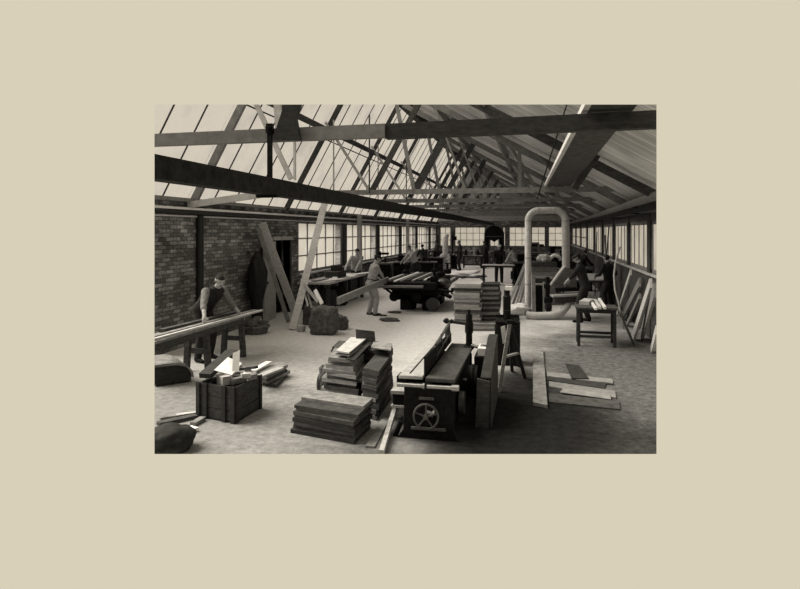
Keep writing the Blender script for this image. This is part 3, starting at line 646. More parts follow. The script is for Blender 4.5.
for i, (u, v, z, du, dv, dz, w, h, k, lb) in enumerate([
    (.15, .45, .43, .5, -.25, .03, .12, .10, 'wood_pale', 'blocky pale offcut at the front of the crate heap'),
    (.05, .6, .45, .3, .5, .05, .07, .03, 'wood_mid', 'grey strip offcut at the back left of the crate heap'),
    (.55, .55, .46, .45, .3, -.02, .12, .03, 'wood_dark', 'dark flat offcut in the middle of the crate heap'),
    (.7, .25, .44, .35, .45, .03, .08, .06, 'wood_mid', 'short grey block at the near corner of the crate heap'),
    (.3, .85, .47, .75, -.1, .10, .05, .03, 'wood_black', 'black stick poking up from the back of the crate heap'),
    (.75, .7, .46, .30, -.35, .06, .10, .05, 'wood_pale', 'pale offcut leaning at the right side of the crate heap'),
    (.1, .15, .43, .25, .2, .02, .07, .05, 'wood_dark', 'small dark offcut at the left corner of the crate heap')]):
    a = inbox(u, v, z); b = inbox(u+du, v+dv, z+dz); stick('offcut', a, b, w, h, k, lb, 'offcut', 'offcuts heaped in the crate')
p = [dep(214, 370, 7.3), dep(232, 375, 7.2), dep(242, 363, 7.45), dep(228, 357, 7.5)]
plank('paper_sheet', p[0], p[1], p[2], p[3], .006, 'paper', 'large creased white sheet on top of the crate heap', 'paper')
p = [dep(232, 374, 7.25), dep(239, 371, 7.3), dep(240, 350, 7.42), dep(233, 353, 7.38)]
plank('paper_sheet', p[0], p[1], p[2], p[3], .006, 'paper', 'white sheet standing upright behind the creased sheet on the crate', 'paper')
m = MB(); a = dep(212, 372, 7.2); m.bar(dep(205, 376, 7.35), dep(232, 352, 8.0), .16, .06); solo('offcut', m, M['wood_black'], 'broad black board end sloping up behind the white sheet on the crate', 'offcut', 'offcuts heaped in the crate')
plank('offcut', dep(240, 378, 7.5), dep(247, 380, 7.45), dep(251, 374, 7.6), dep(244, 372, 7.6), .03, 'wood_white', 'small white block on the right of the crate heap', 'offcut', 'offcuts heaped in the crate')
plank('offcut', dep(246, 374, 7.7), dep(254, 376, 7.6), dep(250, 368, 7.75), dep(244, 367, 7.8), .02, 'wood_white', 'thin white slip behind the small white block on the crate', 'offcut', 'offcuts heaped in the crate')
# little pile to the right of the crate
zz, cn, an = stack((fl(258, 385), fl(270, 388), fl(287, 377)), 4, .05, ['wood_dark', 'wood_mid', 'wood_dark', 'wood_mid'], ('bottom board of the small dark pile right of the crate', 'board in the middle of the small pile right of the crate', 'top grey board of the small pile right of the crate'), 'boards in the small pile by the crate', jit=.05, rj=9, seed=5)
stick('board', fl(258, 377, zz+.03), fl(281, 368, zz+.05), .12, .03, 'wood_pale', 'pale board laid askew on the small pile right of the crate')
stick('board', fl(253, 371, zz+.03), fl(269, 362, .24), .10, .025, 'wood_white', 'white board end resting between the crate and the small pile')
# scraps and canvas in the lower left corner
for i, (a, b, w, k, lb) in enumerate([((158, 424), (196, 416), .10, 'wood_dark', 'dark plank end lying in the lower left corner'), ((160, 419), (186, 415), .06, 'wood_mid', 'narrow grey strip behind the dark plank end, lower left'), ((176, 416), (199, 413), .06, 'wood_pale', 'pale strip near the foot of the crate'), ((183, 432), (195, 428), .13, 'wood_white', 'small white block on the floor left of the crate'), ((193, 424), (203, 418), .08, 'wood_mid', 'short grey scrap between the white block and the crate'), ((181, 427), (186, 430), .05, 'wood_dark', 'tiny dark chip beside the white block')]):
    stick('offcut', fl(*a, .022+.001*i), fl(*b, .022+.001*i), w, .04, k, lb, 'offcut', 'scraps on the floor at the lower left', cut=True)
m = MB(); q = fl(166, 452); m.lump((q.x, q.y+.08, .0), (.25, .24, .15), 8, .15); solo('canvas_heap', m, M['cloth_dark'], 'black crumpled canvas heap in the lower left corner', 'canvas', smooth=True, cut=True)

# ------------------------------------------------------------------ the three timber piles in the middle
mids = ['wood_mid', 'wood_mid', 'wood_pale', 'wood_mid', 'wood_dark']
stack((fl(293, 432.5), fl(355, 444.5), fl(372, 428)), 9, .037, ['wood_black', 'wood_dark', 'wood_dark', 'wood_black', 'wood_dark', 'wood_dark', 'wood_mid', 'wood_dark', 'wood_mid'],
      ('bottom board of the low front pile', 'board in the middle layers of the low front pile', 'top board of the low front pile, set back like a step'), 'boards in the low front pile', seed=2, jit=.022,
      lens=[1, .97, 1.0, 1.02, .98, 1.0, .95, .98, .62], shifts=[(0, 0)]*8+[(.02, .07)])
stack((fl(324, 405), fl(360, 411), fl(371, 390)), 14, .047, ['wood_dark', 'wood_mid', 'wood_dark', 'wood_mid', 'wood_mid', 'wood_dark', 'wood_mid', 'wood_mid', 'wood_dark', 'wood_mid', 'wood_mid', 'wood_mid', 'wood_mid', 'wood_mid'],
      ('bottom board of the tall uneven middle pile', 'board in the middle layers of the tall uneven pile', 'topmost flat board of the tall uneven pile, under the pale panels'), 'boards in the tall uneven pile', seed=9, jit=.045, rj=4,
      widths=[1, .98, 1.02, .96, 1.05, 1.0, .9, .97, .95, .85, .92, .8, .78, .74])
z1 = .665
stack((fl(344, 404), fl(380, 411.5), fl(392, 396)), 13, .052, ['wood_dark', 'wood_black', 'wood_dark', 'wood_mid'], ('bottom board of the right-hand dark pile', 'board in the middle layers of the right-hand dark pile', 'top board of the right-hand dark pile'), 'boards in the right-hand dark pile', seed=12, jit=.02, rj=2) if False else None
b0 = fl(331, 392); b1 = fl(389, 399); b2 = fl(393, 389)
stack((b0, b1, b2), 13, .053, ['wood_dark', 'wood_black', 'wood_dark', 'wood_dark'], ('bottom board of the wide dark pile at the back', 'board in the middle layers of the wide dark pile at the back', 'top board of the wide dark pile at the back'), 'boards in the wide dark pile', seed=12, jit=.02, rj=1.5)
b0 = fl(362, 416); b1 = fl(377, 420.5); b2 = fl(390, 399)
stack((b0, b1, b2), 13, .045, ['wood_dark', 'wood_mid', 'wood_dark', 'wood_black'], ('bottom board of the dark narrow pile beside the planer', 'board in the middle of the dark narrow pile beside the planer', 'top board of the dark narrow pile beside the planer'), 'boards in the dark narrow pile by the planer', seed=13, jit=.02, rj=2)
T = .665
def h(px, py, z): return fl(px, py, z)
plank('panel', h(335.7, 353, .70), h(349.5, 355, .70), h(369, 341, .70), h(352, 339, .70), .02, 'wood_mid', 'pale panel just under the topmost panel of the middle pile', 'panel')
plank('panel', h(336, 350.5, .735), h(349, 352.5, .735), h(366, 338.4, .76), h(351, 337, .76), .02, 'wood_pale', 'topmost pale panel of the middle pile', 'panel')
plank('panel', h(346, 358.5, .66), h(354.5, 360, .66), h(372, 342, .715), h(366, 340.5, .715), .012, 'wood_black', 'dark thin panel slipping off the right of the middle pile', 'panel')
q0 = dep(356.5, 341, 8.6); m = MB(); m.prism([dep(355.5, 329.5, 8.6), dep(374.5, 331.5, 8.6), dep(375.5, 344, 8.6), dep(356.5, 344, 8.6)], FWD*.04); solo('panel', m, M['wood_dark'], 'small dark panel standing on edge behind the pale panels', 'panel')
plank('board', h(371, 347, .715), h(391, 350, .715), h(392, 343.5, .715), h(374, 340.5, .715), .015, 'wood_mid', 'grey board on top of the wide dark pile')
m = MB(); q = fl(323, 396); m.lump((q.x+.02, q.y, 0), (.10, .12, .26), 31, .35); solo('rag_bundle', m, M['sack'], 'knotted rag bundle against the left side of the middle pile', 'rag', smooth=True)
# floor board leaning from lower middle
stick('board', fl(381.5, 452.5, .04), fl(395, 408, .12), .05, .05, 'wood_pale', 'pale edged plank on the floor between the front pile and the planer', cut=True)
stick('board', fl(370, 447, .012), fl(388, 415, .012), .10, .02, 'wood_mid', 'grey floor plank lying left of the pale edged plank', cut=True)

# ------------------------------------------------------------------ surface planer in the foreground
t = thing('surface_planer', 'large black cast-iron planing machine with a handwheel in the foreground', 'planing machine', (-1.14, 7.5, 0))
def box_part(nm, a, b, mat='iron', bev=.008):
    m = MB(); m.lohi(a, b, bev); return obj(nm, m, M[mat], t)
m = MB()
m.prism([(-1.50, 6.52, 0), (-.82, 6.52, 0), (-.86, 6.52, .10), (-.87, 6.52, .58), (-1.42, 6.52, .58), (-1.43, 6.52, .10)], (0, .05, 0)); e = obj('end_frame', m, M['iron'], t, bevel=.006)
m = MB(); m.prism([(-1.50, 8.45, 0), (-.82, 8.45, 0), (-.86, 8.45, .10), (-.87, 8.45, .58), (-1.42, 8.45, .58), (-1.43, 8.45, .10)], (0, .05, 0)); obj('end_frame', m, M['iron'], t, bevel=.006)
box_part('bed_casting', (-1.40, 6.57, .12), (-.89, 8.45, .60)); box_part('raised_panel', (-1.34, 6.50, .10), (-.95, 6.52, .14), 'iron_grey'); box_part('name_plate', (-1.25, 6.50, .44), (-1.08, 6.518, .47), 'iron_grey', .002)
m = MB(); c = V((-1.16, 6.44, .275)); m.torus(c, .135, .013, (0, 1, 0)); 
for k in range(5): a = 2*pi*k/5+.3; m.cyl(c, c+V((cos(a)*.13, 0, sin(a)*.13)), .011, .009, 8)
m.cyl(c-V((0, .03, 0)), c+V((0, .08, 0)), .028, None, 12); w_ = obj('handwheel', m, M['iron_grey'], t, smooth=True)
m = MB(); m.cyl(c+V((.09, -.05, .07)), c+V((.09, 0, .07)), .014); m.cyl(c+V((-.01, .06, .03)), c+V((.07, .06, .01)), .03); obj('grip', m, M['steel'], w_, smooth=True)
m = MB(); m.lohi((-1.50, 6.60, .635), (-1.225, 8.85, .675), .005); obj('fence_side_table', m, M['wood_pale'], t)['label'] = 'pale outer table'
m = MB(); m.lohi((-1.40, 6.70, .677), (-1.385, 8.85, .68)); obj('table_groove', m, M['iron'], t)
m = MB(); m.lohi((-1.175, 6.50, .64), (-.85, 8.60, .685), .005); obj('main_table', m, M['wood_dark'], t)['label'] = 'brown main table'
m = MB(); m.cyl((-1.49, 6.48, .60), (-1.20, 6.47, .60), .022); m.cyl((-1.20, 6.47, .60), (-1.18, 6.47, .60), .032); obj('front_roller', m, M['steel'], t, smooth=True)
m = MB(); m.cyl((-1.15, 6.46, .60), (-.88, 6.46, .60), .022); m.cyl((-.88, 6.46, .60), (-.80, 6.46, .60), .035); obj('front_roller', m, M['steel'], t, smooth=True)
m = MB(); m.prism([(-1.215, 6.62, .68), (-1.215, 8.75, .68), (-1.215, 8.75, .80), (-1.215, 8.2, .84), (-1.215, 6.62, .89)], (.02, 0, 0)); obj('fence', m, M['iron'], t)
m = MB()
for z in (.76, .90): m.bar((-1.19, 7.3, z), (-1.19, 8.55, z+.09), .03, .025)
for y in (7.35, 7.75, 8.15, 8.5): m.bar((-1.19, y, .70), (-1.19, y, .92+(y-7.3)*.07), .02, .02, up=(0, 1, 0))
obj('fence_bracket', m, M['iron_grey'], t)
m = MB(); m.bar((-1.20, 8.3, .82), (-1.20, 8.55, 1.0), .04, .03, up=(1, 0, 0)); m.cyl((-1.28, 8.55, 1.01), (-.88, 8.42, .99), .02); m.ball((-1.24, 8.55, 1.01), .04); m.ball((-1.16, 8.52, 1.01), .032); obj('bridge_arm', m, M['iron'], t, smooth=True)
m = MB(); pb = V((-.90, 8.40, .66)); m.lohi(pb+V((-.07, -.09, 0)), pb+V((.07, .09, .04)), .006); m.cyl(pb, pb+V((0, 0, .47)), .045); m.cyl(pb+V((0, 0, .22)), pb+V((0, 0, .36)), .058); m.cyl(pb+V((0, 0, .47)), pb+V((0, 0, .54)), .022); obj('pressure_post', m, M['iron'], t, smooth=True)
m = MB(); m.cyl((-.85, 8.3, .72), (-.50, 8.0, .70), .022); m.box((-.66, 8.15, .72), (.12, .12, .08), None, .01); obj('feed_arm', m, M['iron_grey'], t, smooth=True)
m = MB(); m.cyl((-.82, 7.55, .42), (-.70, 7.55, .42), .19, None, 24); m.torus((-.76, 7.55, .42), .18, .03, (1, 0, 0)); obj('drive_pulley', m, M['iron'], t, smooth=True)
m = MB(); m.cyl((-.86, 7.0, .30), (-.80, 7.0, .30), .13, None, 24); obj('belt_pulley', m, M['iron_grey'], t, smooth=True)
m = MB(); m.cyl((-.88, 7.55, .42), (-.64, 7.55, .42), .03, None, 10); obj('shaft', m, M['steel'], t, smooth=True)
m = MB(); m.lohi((-1.68, 6.95, .36), (-1.44, 7.35, .40)); m.lohi((-1.68, 6.95, .20), (-1.44, 7.3, .225)); obj('side_shelf', m, M['wood_pale'], t)
box_part('side_box', (-1.66, 6.97, .225), (-1.46, 7.30, .36)); box_part('side_bracket', (-1.56, 6.75, .50), (-1.43, 6.95, .63))
m = MB(); m.bar((-1.53, 6.55, .0), (-1.47, 6.58, .16), .03, .05); obj('foot_lever', m, M['iron'], t)
# belt guard and dark drive unit beside it
t = thing('belt_guard', 'tall dark boarded belt guard standing right of the planing machine', 'machine guard', (-.5, 7.5, 0))
m = MB(); m.prism([(-.68, 7.02, 0), (-.53, 7.02, 0), (-.51, 7.02, .55), (-.66, 7.02, .58)], (0, .03, 0)); obj('front_panel', m, M['wood_dark'], t)
m = MB(); m.prism([(-.62, 7.05, 0), (-.62, 8.4, 0), (-.62, 8.4, .86), (-.62, 8.1, .86), (-.62, 7.05, .58)], (.03, 0, 0)); m.prism([(-.53, 7.05, 0), (-.53, 8.4, 0), (-.53, 8.4, .86), (-.53, 8.1, .86), (-.53, 7.05, .58)], (.03, 0, 0)); obj('side_panel', m, M['wood_black'], t)
m = MB(); m.prism([(-.62, 7.05, .59), (-.62, 8.1, .87), (-.62, 8.4, .87), (-.62, 8.4, .85), (-.62, 8.1, .85), (-.62, 7.05, .57)], (.12, 0, 0)); obj('top_panel', m, M['wood_black'], t)
m = MB(); m.lohi((-.74, 7.95, .655), (-.635, 8.3, .75)); solo('wooden_block', m, M['wood_white'], 'white wooden block wedged between the planer and the belt guard', 'block')
m = MB(); m.lohi((-.78, 7.9, 0), (-.64, 8.4, .65)); solo('iron_pedestal', m, M['iron'], 'low black pedestal under the white wooden block', 'pedestal')
# spindle machine behind and the A-shaped trestle
t = thing('spindle_moulder', 'black upright machine with a column, behind the planer', 'machine', fl(506, 372))
q = fl(507, 366); m = MB(); m.box((q.x, q.y+.25, .36), (.42, .50, .72), None, .03); obj('base_casting', m, M['iron'], t)
m = MB(); m.box((q.x, q.y+.25, .735), (.40, .50, .03), None, .005); obj('table', m, M['iron'], t)
m = MB(); m.box((q.x-.02, q.y+.42, .95), (.13, .16, .42), None, .02); m.cyl((q.x-.02, q.y+.42, 1.16), (q.x-.02, q.y+.42, 1.25), .05); obj('column', m, M['iron'], t, smooth=True)
m = MB(); m.cyl((q.x-.02, q.y+.2, .75), (q.x-.02, q.y+.2, .92), .045); m.bar((q.x-.2, q.y+.2, .82), (q.x+.2, q.y+.2, .82), .03, .05); obj('cutter_head', m, M['iron'], t, smooth=True)
m = MB(); m.prism([dep(501, 327, 9.1), dep(505, 326, 9.1), dep(507, 340, 9.1), dep(503, 344, 9.1)], FWD*.01); solo('paper_slip', m, M['paper'], 'white slip of paper hanging on the front of the black upright machine', 'paper')
m = MB(); qq = V((q.x+.0, q.y+.42, 1.25)); m.lohi(qq+V((-.05, -.02, .0)), qq+V((.07, .06, .07))); solo('paper_pad', m, M['paper'], 'small white pad on top of the black machine column', 'paper')
t = thing('trestle', 'narrow A-shaped trestle with a crossbar, right of the black upright machine', 'trestle', fl(512, 385))
ap = fl(510, 385, 0); ap = V((ap.x, ap.y, 1.0)); ap = dep(510, 322, 8.55)
for a, b, k in ((ap, fl(499, 392), 'wood_mid'), (ap+FWD*.05, fl(525, 378), 'wood_black'), (ap+FWD*.05, fl(519, 366), 'wood_black'), (ap, fl(512, 371), 'wood_black')):
    m = MB(); m.bar(a, b, .035 if k == 'wood_mid' else .06, .05, up=RGT); obj('leg', m, M[k], t)
m = MB(); a = ap+(fl(499, 392)-ap)*.5; b = ap+(fl(525, 378)-ap)*.53; m.bar(a, b, .035, .03); obj('crossbar', m, M['wood_mid'], t)
m = MB(); m.bar(ap-RGT*.05, ap+RGT*.07, .06, .05); obj('head', m, M['iron'], t)

# ------------------------------------------------------------------ boards on the floor at the right
def fb(p, lab, k='wood_mid', th=.02, z=.02, group='boards lying on the floor at the right'):
    plank('board', *[fl(x, y, z) for x, y in p], th, k, lab, 'board', group)
fb([(533, 402), (547.5, 405), (543, 349), (533, 351)], 'broad dark board lying lengthwise on the floor, left of the other loose boards', 'wood_mid', .045, .05)
fb([(549, 401.5), (620, 409), (619, 401), (549, 393)], 'wide floor board nearest the camera in the loose group', 'wood_dark', .02, .022)
fb([(560, 392), (611, 399), (610, 394), (563, 388)], 'thin grey strip on the floor between two wider boards', 'beam_grey', .01, .034)
fb([(549, 386), (616, 397.5), (615, 390.5), (549, 381)], 'pale floor board in the middle of the loose group', 'beam_grey', .018, .022)
fb([(548, 380), (604, 388.5), (607, 382), (548, 375)], 'dark floor board crossing under the dark square', 'wood_black', .015, .018)
fb([(547, 376), (613, 383), (612, 379), (547, 371.5)], 'narrow pale floor board furthest from the camera in the loose group', 'beam_grey', .018, .035)
fb([(571.5, 378), (589, 378.5), (579, 365), (565.5, 363.5)], 'dark square panel lying on the loose floor boards', 'wood_black', .012, .05)
# ------------------------------------------------------------------ along the left wall
stick('plank', fl(292.5, 329.5, .015), onY(327, 194, 15.45), .17, .05, 'wood_pale', 'long pale plank propped from the floor up to a tie beam, right of the door', 'plank', up=FWD*-1)
stick('plank', fl(297, 317, .015), onX(262, 223, WX+.15), .20, .045, 'wood_pale', 'wide pale plank leaning left against the brick wall in front of the door', 'plank', up=FWD*-1)
stick('plank', fl(291, 319, .015), onX(266, 226, WX+.04)+V((0, -.25, -.02)), .12, .04, 'beam_pale', 'narrower plank leaning behind the wide one in front of the door', 'plank', up=FWD*-1) if False else None
stick('plank', fl(288.5, 322, .015), onX(260, 228, WX+.14)+V((0, -.1, 0)), .10, .04, 'beam_grey', 'narrower grey plank leaning left of the wide one in front of the door', 'plank', up=FWD*-1)
# coats on the wall
m = MB(); q = onX(257, 290, WX+.24)
for z, ry, rx in ((0, 0, 0),): pass
rr = [(.55, .17, .13), (.8, .24, .18), (.95, .30, .21), (1.25, .28, .20), (1.5, .22, .16), (1.68, .13, .10), (1.80, .05, .05)]
t = bmesh.new(); rings = []
for z, ry, rx in [(.12, .12, .10)]+rr:
    rings.append([t.verts.new((q.x+rx*cos(2*pi*k/24)*(1+.12*sin(k*5.0)), q.y+ry*sin(2*pi*k/24)*(1+.10*sin(k*3.0+z)), z)) for k in range(24)])
for i in range(len(rings)-1):
    for k in range(24): t.faces.new((rings[i][k], rings[i][(k+1) % 24], rings[i+1][(k+1) % 24], rings[i+1][k]))
t.faces.new(rings[0][::-1]); t.faces.new(rings[-1]); m.add(t)
root = thing('hanging_coat', 'long black coat hanging on the brick wall left of the door', 'coat', (q.x, q.y, .12)); obj('coat_body', m, M['cloth_dark'], root, smooth='full')
m = MB(); m.tube([(q.x+.02, q.y-.18, 1.6), (q.x+.10, q.y-.26, 1.3), (q.x+.08, q.y-.24, 1.0)], .06, 8); obj('sleeve', m, M['cloth_dark'], root, smooth='full')
m = MB(); m.tube([(q.x+.02, q.y+.18, 1.6), (q.x+.10, q.y+.25, 1.3), (q.x+.08, q.y+.24, 1.0)], .06, 8); obj('sleeve', m, M['cloth_dark'], root, smooth='full')
m = MB(); m.cyl((WX, q.y, 1.78), (WX+.24, q.y, 1.80), .015); m.box((WX+.015, q.y, 1.78), (.03, .14, .08)); obj('peg', m, M['wood_dark'], root)
# basket of shavings under the coat
t = thing('scrap_basket', 'low dark basket heaped with shavings on the floor beneath the black coat', 'basket', fl(254, 333))
q = fl(254, 334); m = MB(); m.cyl((q.x, q.y+.1, 0), (q.x, q.y+.1, .16), .24, .30, 18); m.torus((q.x, q.y+.1, .16), .30, .02); obj('basket_body', m, M['sack'], t, smooth=True)
m = MB(); m.lump((q.x, q.y+.1, .10), (.26, .26, .14), 12, .45); o = obj('shavings', m, M['sack'], t, smooth=True); o['kind'] = 'stuff'
stick('offcut', dep(250, 327, 13.3), dep(261, 319, 13.4), .04, .03, 'wood_white', 'short white stick lying on the heaped scrap basket', 'offcut')
stick('offcut', fl(244, 334, .02), fl(262, 326, .05)+V((0, -.5, 0)), .06, .03, 'wood_dark', 'dark stick on the floor in front of the scrap basket', 'offcut')
# sacks
def sack(px, py, rx, ry, rz_, seed, lab, k='sack'):
    q = fl(px, py); m = MB(); m.lump((q.x, q.y+ry*.7, 0), (rx, ry, rz_), seed, .22, boxy=.55); return solo('sack', m, M[k], lab, 'sack', 'sacks by the left work bench', smooth='full')
sack(321, 335, .36, .30, .38, 21, 'largest bulging sack on the floor in front of the left window bench')
sack(338, 330, .20, .20, .20, 22, 'small dark sack right of the largest bulging sack')
sack(309, 325, .20, .22, .33, 23, 'upright sack half hidden behind the largest one, left side')
sack(300, 332, .10, .10, .09, 24, 'small pale rag bundle at the foot of the tall propped plank', 'sack_pale')
sack(337, 333.5, .06, .05, .05, 25, 'tiny white bundle at the foot of the small dark sack', 'paper')
for i, (a, b, w, k, lb) in enumerate([((318, 302, 13.9), (304, 284, 14.6), .07, 'wood_pale', 'pale offcut standing in the sacks, leaning right'), ((308, 306, 14.2), (301, 279, 15), .04, 'wood_pale', 'thin pale stick in the sacks beside the propped plank'), ((312, 308, 14.1), (306, 288, 14.8), .05, 'wood_mid', 'grey stick in the sacks, between two pale ones'), ((322, 304, 13.9), (315, 290, 14.3), .09, 'wood_white', 'broad white slip standing out of the largest sack')]):
    stick('offcut', dep(*a), dep(*b), w, .02, k, lb, 'offcut', 'offcuts standing in the sacks', up=FWD)
# bench below the first window
q0, q1 = fl(309, 281, .82), fl(355, 275.5, .82)
t = thing('window_bench', 'cluttered work bench under the first large window', 'bench', (-6.3, 18.0, 0))
m = MB(); m.lohi((-6.72, 16.3, .76), (-5.75, 20.2, .82)); obj('bench_top', m, M['wood_pale'], t)
for x in (-6.65, -5.85):
    for y in (16.5, 18.2, 20.0): m = MB(); m.lohi((x-.05, y-.05, 0), (x+.05, y+.05, .76)); obj('leg', m, M['wood_dark'], t)
m = MB(); m.lohi((-6.7, 16.6, .25), (-6.4, 20.1, .28)); obj('shelf', m, M['wood_dark'], t)
q = V((-6.2, 17.6, .82))
m = MB(); m.lohi((-6.45, 17.9, .821), (-6.0, 18.7, 1.02), .01); m.lohi((-6.4, 18.3, 1.02), (-6.1, 18.6, 1.2), .01); solo('tool_chest', m, M['wood_black'], 'black stepped tool chest on the bench under the first window', 'chest')
for i, (x, y, dx, dy, k, lb) in enumerate([(-6.0, 16.6, .3, .7, 'wood_white', 'white slip at the near end of the window bench'), (-5.95, 17.3, -.2, .8, 'wood_pale', 'pale board in the middle of the window bench'), (-6.3, 16.5, .1, .9, 'wood_mid', 'grey board along the window side of the bench'), (-5.9, 19.2, .35, 1.3, 'wood_white', 'white board sticking out past the far end of the window bench')]):
    stick('offcut', (x, y, .84+i*.002), (x+dx, y+dy, .85+i*.002), .16, .03, k, lb, 'offcut', 'boards on the window bench')
for i, (y, s_, k, lb) in enumerate([(16.9, .30, 'wood_black', 'dark barrel under the near end of the window bench'), (17.8, .34, 'iron', 'larger dark barrel under the middle of the window bench')]):
    m = MB(); c = V((-6.0, y, 0)); m.tube([c, c+V((0, 0, .18)), c+V((0, 0, .36)), c+V((0, 0, .55))], 1, 18, [s_*.8, s_*.95, s_*.95, s_*.8]); solo('barrel', m, M[k], lb, 'barrel', 'barrels under the window bench', smooth=True)
m = MB(); m.lohi((-6.3, 19.0, 0), (-5.95, 19.8, .72), .02); solo('storage_box', m, M['wood_black'], 'black box under the far end of the window bench', 'box')
PB = V((-6.25, 20.6, 0)); rz = face(.5, -.85)
person('man in a pale shirt bending over the bench by the first brick pier', PB, rz, H=1.72, lean=R(18), hands=(loc_hand(V((-6.1, 20.1, .95)), PB, rz), loc_hand(V((-6.45, 19.9, .95)), PB, rz)), look=(0, 1, -.5), top='shirt_pale', legs='cloth_dark', fore='shirt_pale')
# post and curb
m = MB(); m.lohi((WX+.13, 22.1, 0), (WX+.28, 22.32, 2.9), .008); solo('timber_post', m, M['beam_pale'], 'pale timber post against the left wall between two windows, nearest the camera', 'post')
m = MB(); m.lohi((WX+.13, 31.0, 0), (WX+.28, 31.2, 2.9), .008); solo('timber_post', m, M['beam_pale'], 'pale timber post further down the left wall, behind the standing machinists', 'post')

# ------------------------------------------------------------------ four-sided planer, its plank and operator
t = thing('moulding_machine', 'large black moulding machine with slatted boards on its bed, in the middle left', 'machine', (-3.4, 18, 0))
def bp(nm, a, b, k='iron', bev=.02):
    m = MB(); m.lohi(a, b, bev); return obj(nm, m, M[k], t)
bp('base_casting', (-3.85, 17.1, 0), (-3.45, 17.6, .45)); bp('base_casting', (-3.2, 17.1, 0), (-2.8, 17.6, .45)); bp('base_casting', (-3.75, 18.6, 0), (-2.85, 19.3, .45)); bp('bed', (-4.25, 16.7, .62), (-2.75, 19.9, .84))
m = MB(); m.prism([(-3.9, 17.1, .3), (-2.8, 17.1, .3), (-2.6, 17.1, .66), (-4.2, 17.1, .66)], (0, 2.3, 0)); obj('frame_casting', m, M['iron'], t)
for x, y, z, r_, l_ in ((-3.98, 16.95, .40, .13, .14), (-2.85, 16.95, .22, .19, .18), (-3.3, 16.85, .42, .13, .12), (-3.6, 16.8, .22, .12, .10), (-4.0, 17.3, .5, .1, .3), (-2.6, 17.6, .5, .12, .2)):
    m = MB(); m.cyl((x, y-l_/2, z), (x, y+l_/2, z), r_, None, 20); m.torus((x, y-l_/2, z), r_*.9, .02, (0, 1, 0)); m.cyl((x, y-l_*.8, z), (x, y+l_, z), .03); obj('pulley', m, M['iron'] if x != -2.85 else M['iron_grey'], t, smooth=True)
for x, y, z in ((-2.85, 17.2, .92), (-2.8, 18.2, .98), (-4.1, 19.2, .95), (-2.75, 19.2, 1.0)):
    m = MB(); m.box((x, y, z), (.22, .3, .16), None, .03); m.cyl((x, y, z+.08), (x, y, z+.26), .04); m.torus((x, y, z+.26), .09, .012); m.cyl((x-.12, y-.2, z), (x-.12, y-.34, z), .04); obj('cutter_head', m, M['iron'], t, smooth=True)
m = MB(); m.ball((-2.62, 17.5, .78), (.2, .2, .13)); obj('motor_cover', m, M['iron_grey'], t, smooth=True)
m = MB(); m.cyl((-2.7, 16.9, .62), (-2.25, 16.75, .60), .035); m.cyl((-2.25, 16.75, .52), (-2.25, 16.75, .70), .05); m.cyl((-2.6, 17.2, .5), (-2.35, 17.0, .42), .06); obj('control_lever', m, M['iron'], t, smooth=True)
for i in range(9):
    x = -4.2+i*.15; stick('board', (x, 16.4+i*.12, .865), (x+.05, 19.9, .90), .075, .035, ['wood_pale', 'wood_dark', 'wood_white', 'wood_mid', 'wood_dark'][i % 5], 'narrow board lying along the bed of the large black moulding machine', 'board', 'boards on the moulding machine bed')
m = MB(); a = V((-4.35, 16.35, .74)); m.bar(a, (-3.05, 16.5, .74), .28, .05); obj('front_table', m, M['beam_grey'], t)
m = MB(); m.bar((-4.2, 16.5, .72), (-3.9, 17.2, .3), .05, .05); m.bar((-3.1, 16.6, .72), (-3.2, 17.1, .35), .05, .05); obj('table_stay', m, M['iron'], t)
a = fl(338, 301, .86); b = fl(388, 279.5, .89); stick('plank', a, b, .06, .15, 'beam_grey', 'long plank being fed by the man in pale overalls into the moulding machine', 'plank')
q = fl(372, 315.5); PB = V((q.x-.02, q.y+.05, 0)); rz = face(.80, .50)
b2 = a+(b-a)*.93
person('man in pale overalls standing at the near end of the moulding machine', PB, rz, H=1.68, lean=R(14), hands=(loc_hand(a+(b-a)*.80+V((-.08, 0, .14)), PB, rz), loc_hand(a+(b-a)*.88+V((0, 0, .12)), PB, rz)), feet=((-.13, -.04), (.13, .05)), look=(.1, 1, -.45), top='overall', sleeve='overall', fore='overall', legs='overall', cap='cloth_dark', fine=True, belt=True)
for i, (x, y, s_) in enumerate([(389, 321, .14), (395, 313, .10), (383, 316, .06)]):
    q = fl(x, y); m = MB(); m.lump((q.x, q.y, 0), (s_*1.8, s_, s_*.35), 40+i, .4); solo('chip_heap', m, M['sack'], ['flat dark heap of chips on the floor right of the man in overalls', 'small chip heap close to the moulding machine foot', 'tiny chip heap by the shoes of the man in overalls'][i], 'chips', 'chip heaps by the moulding machine', smooth='full')

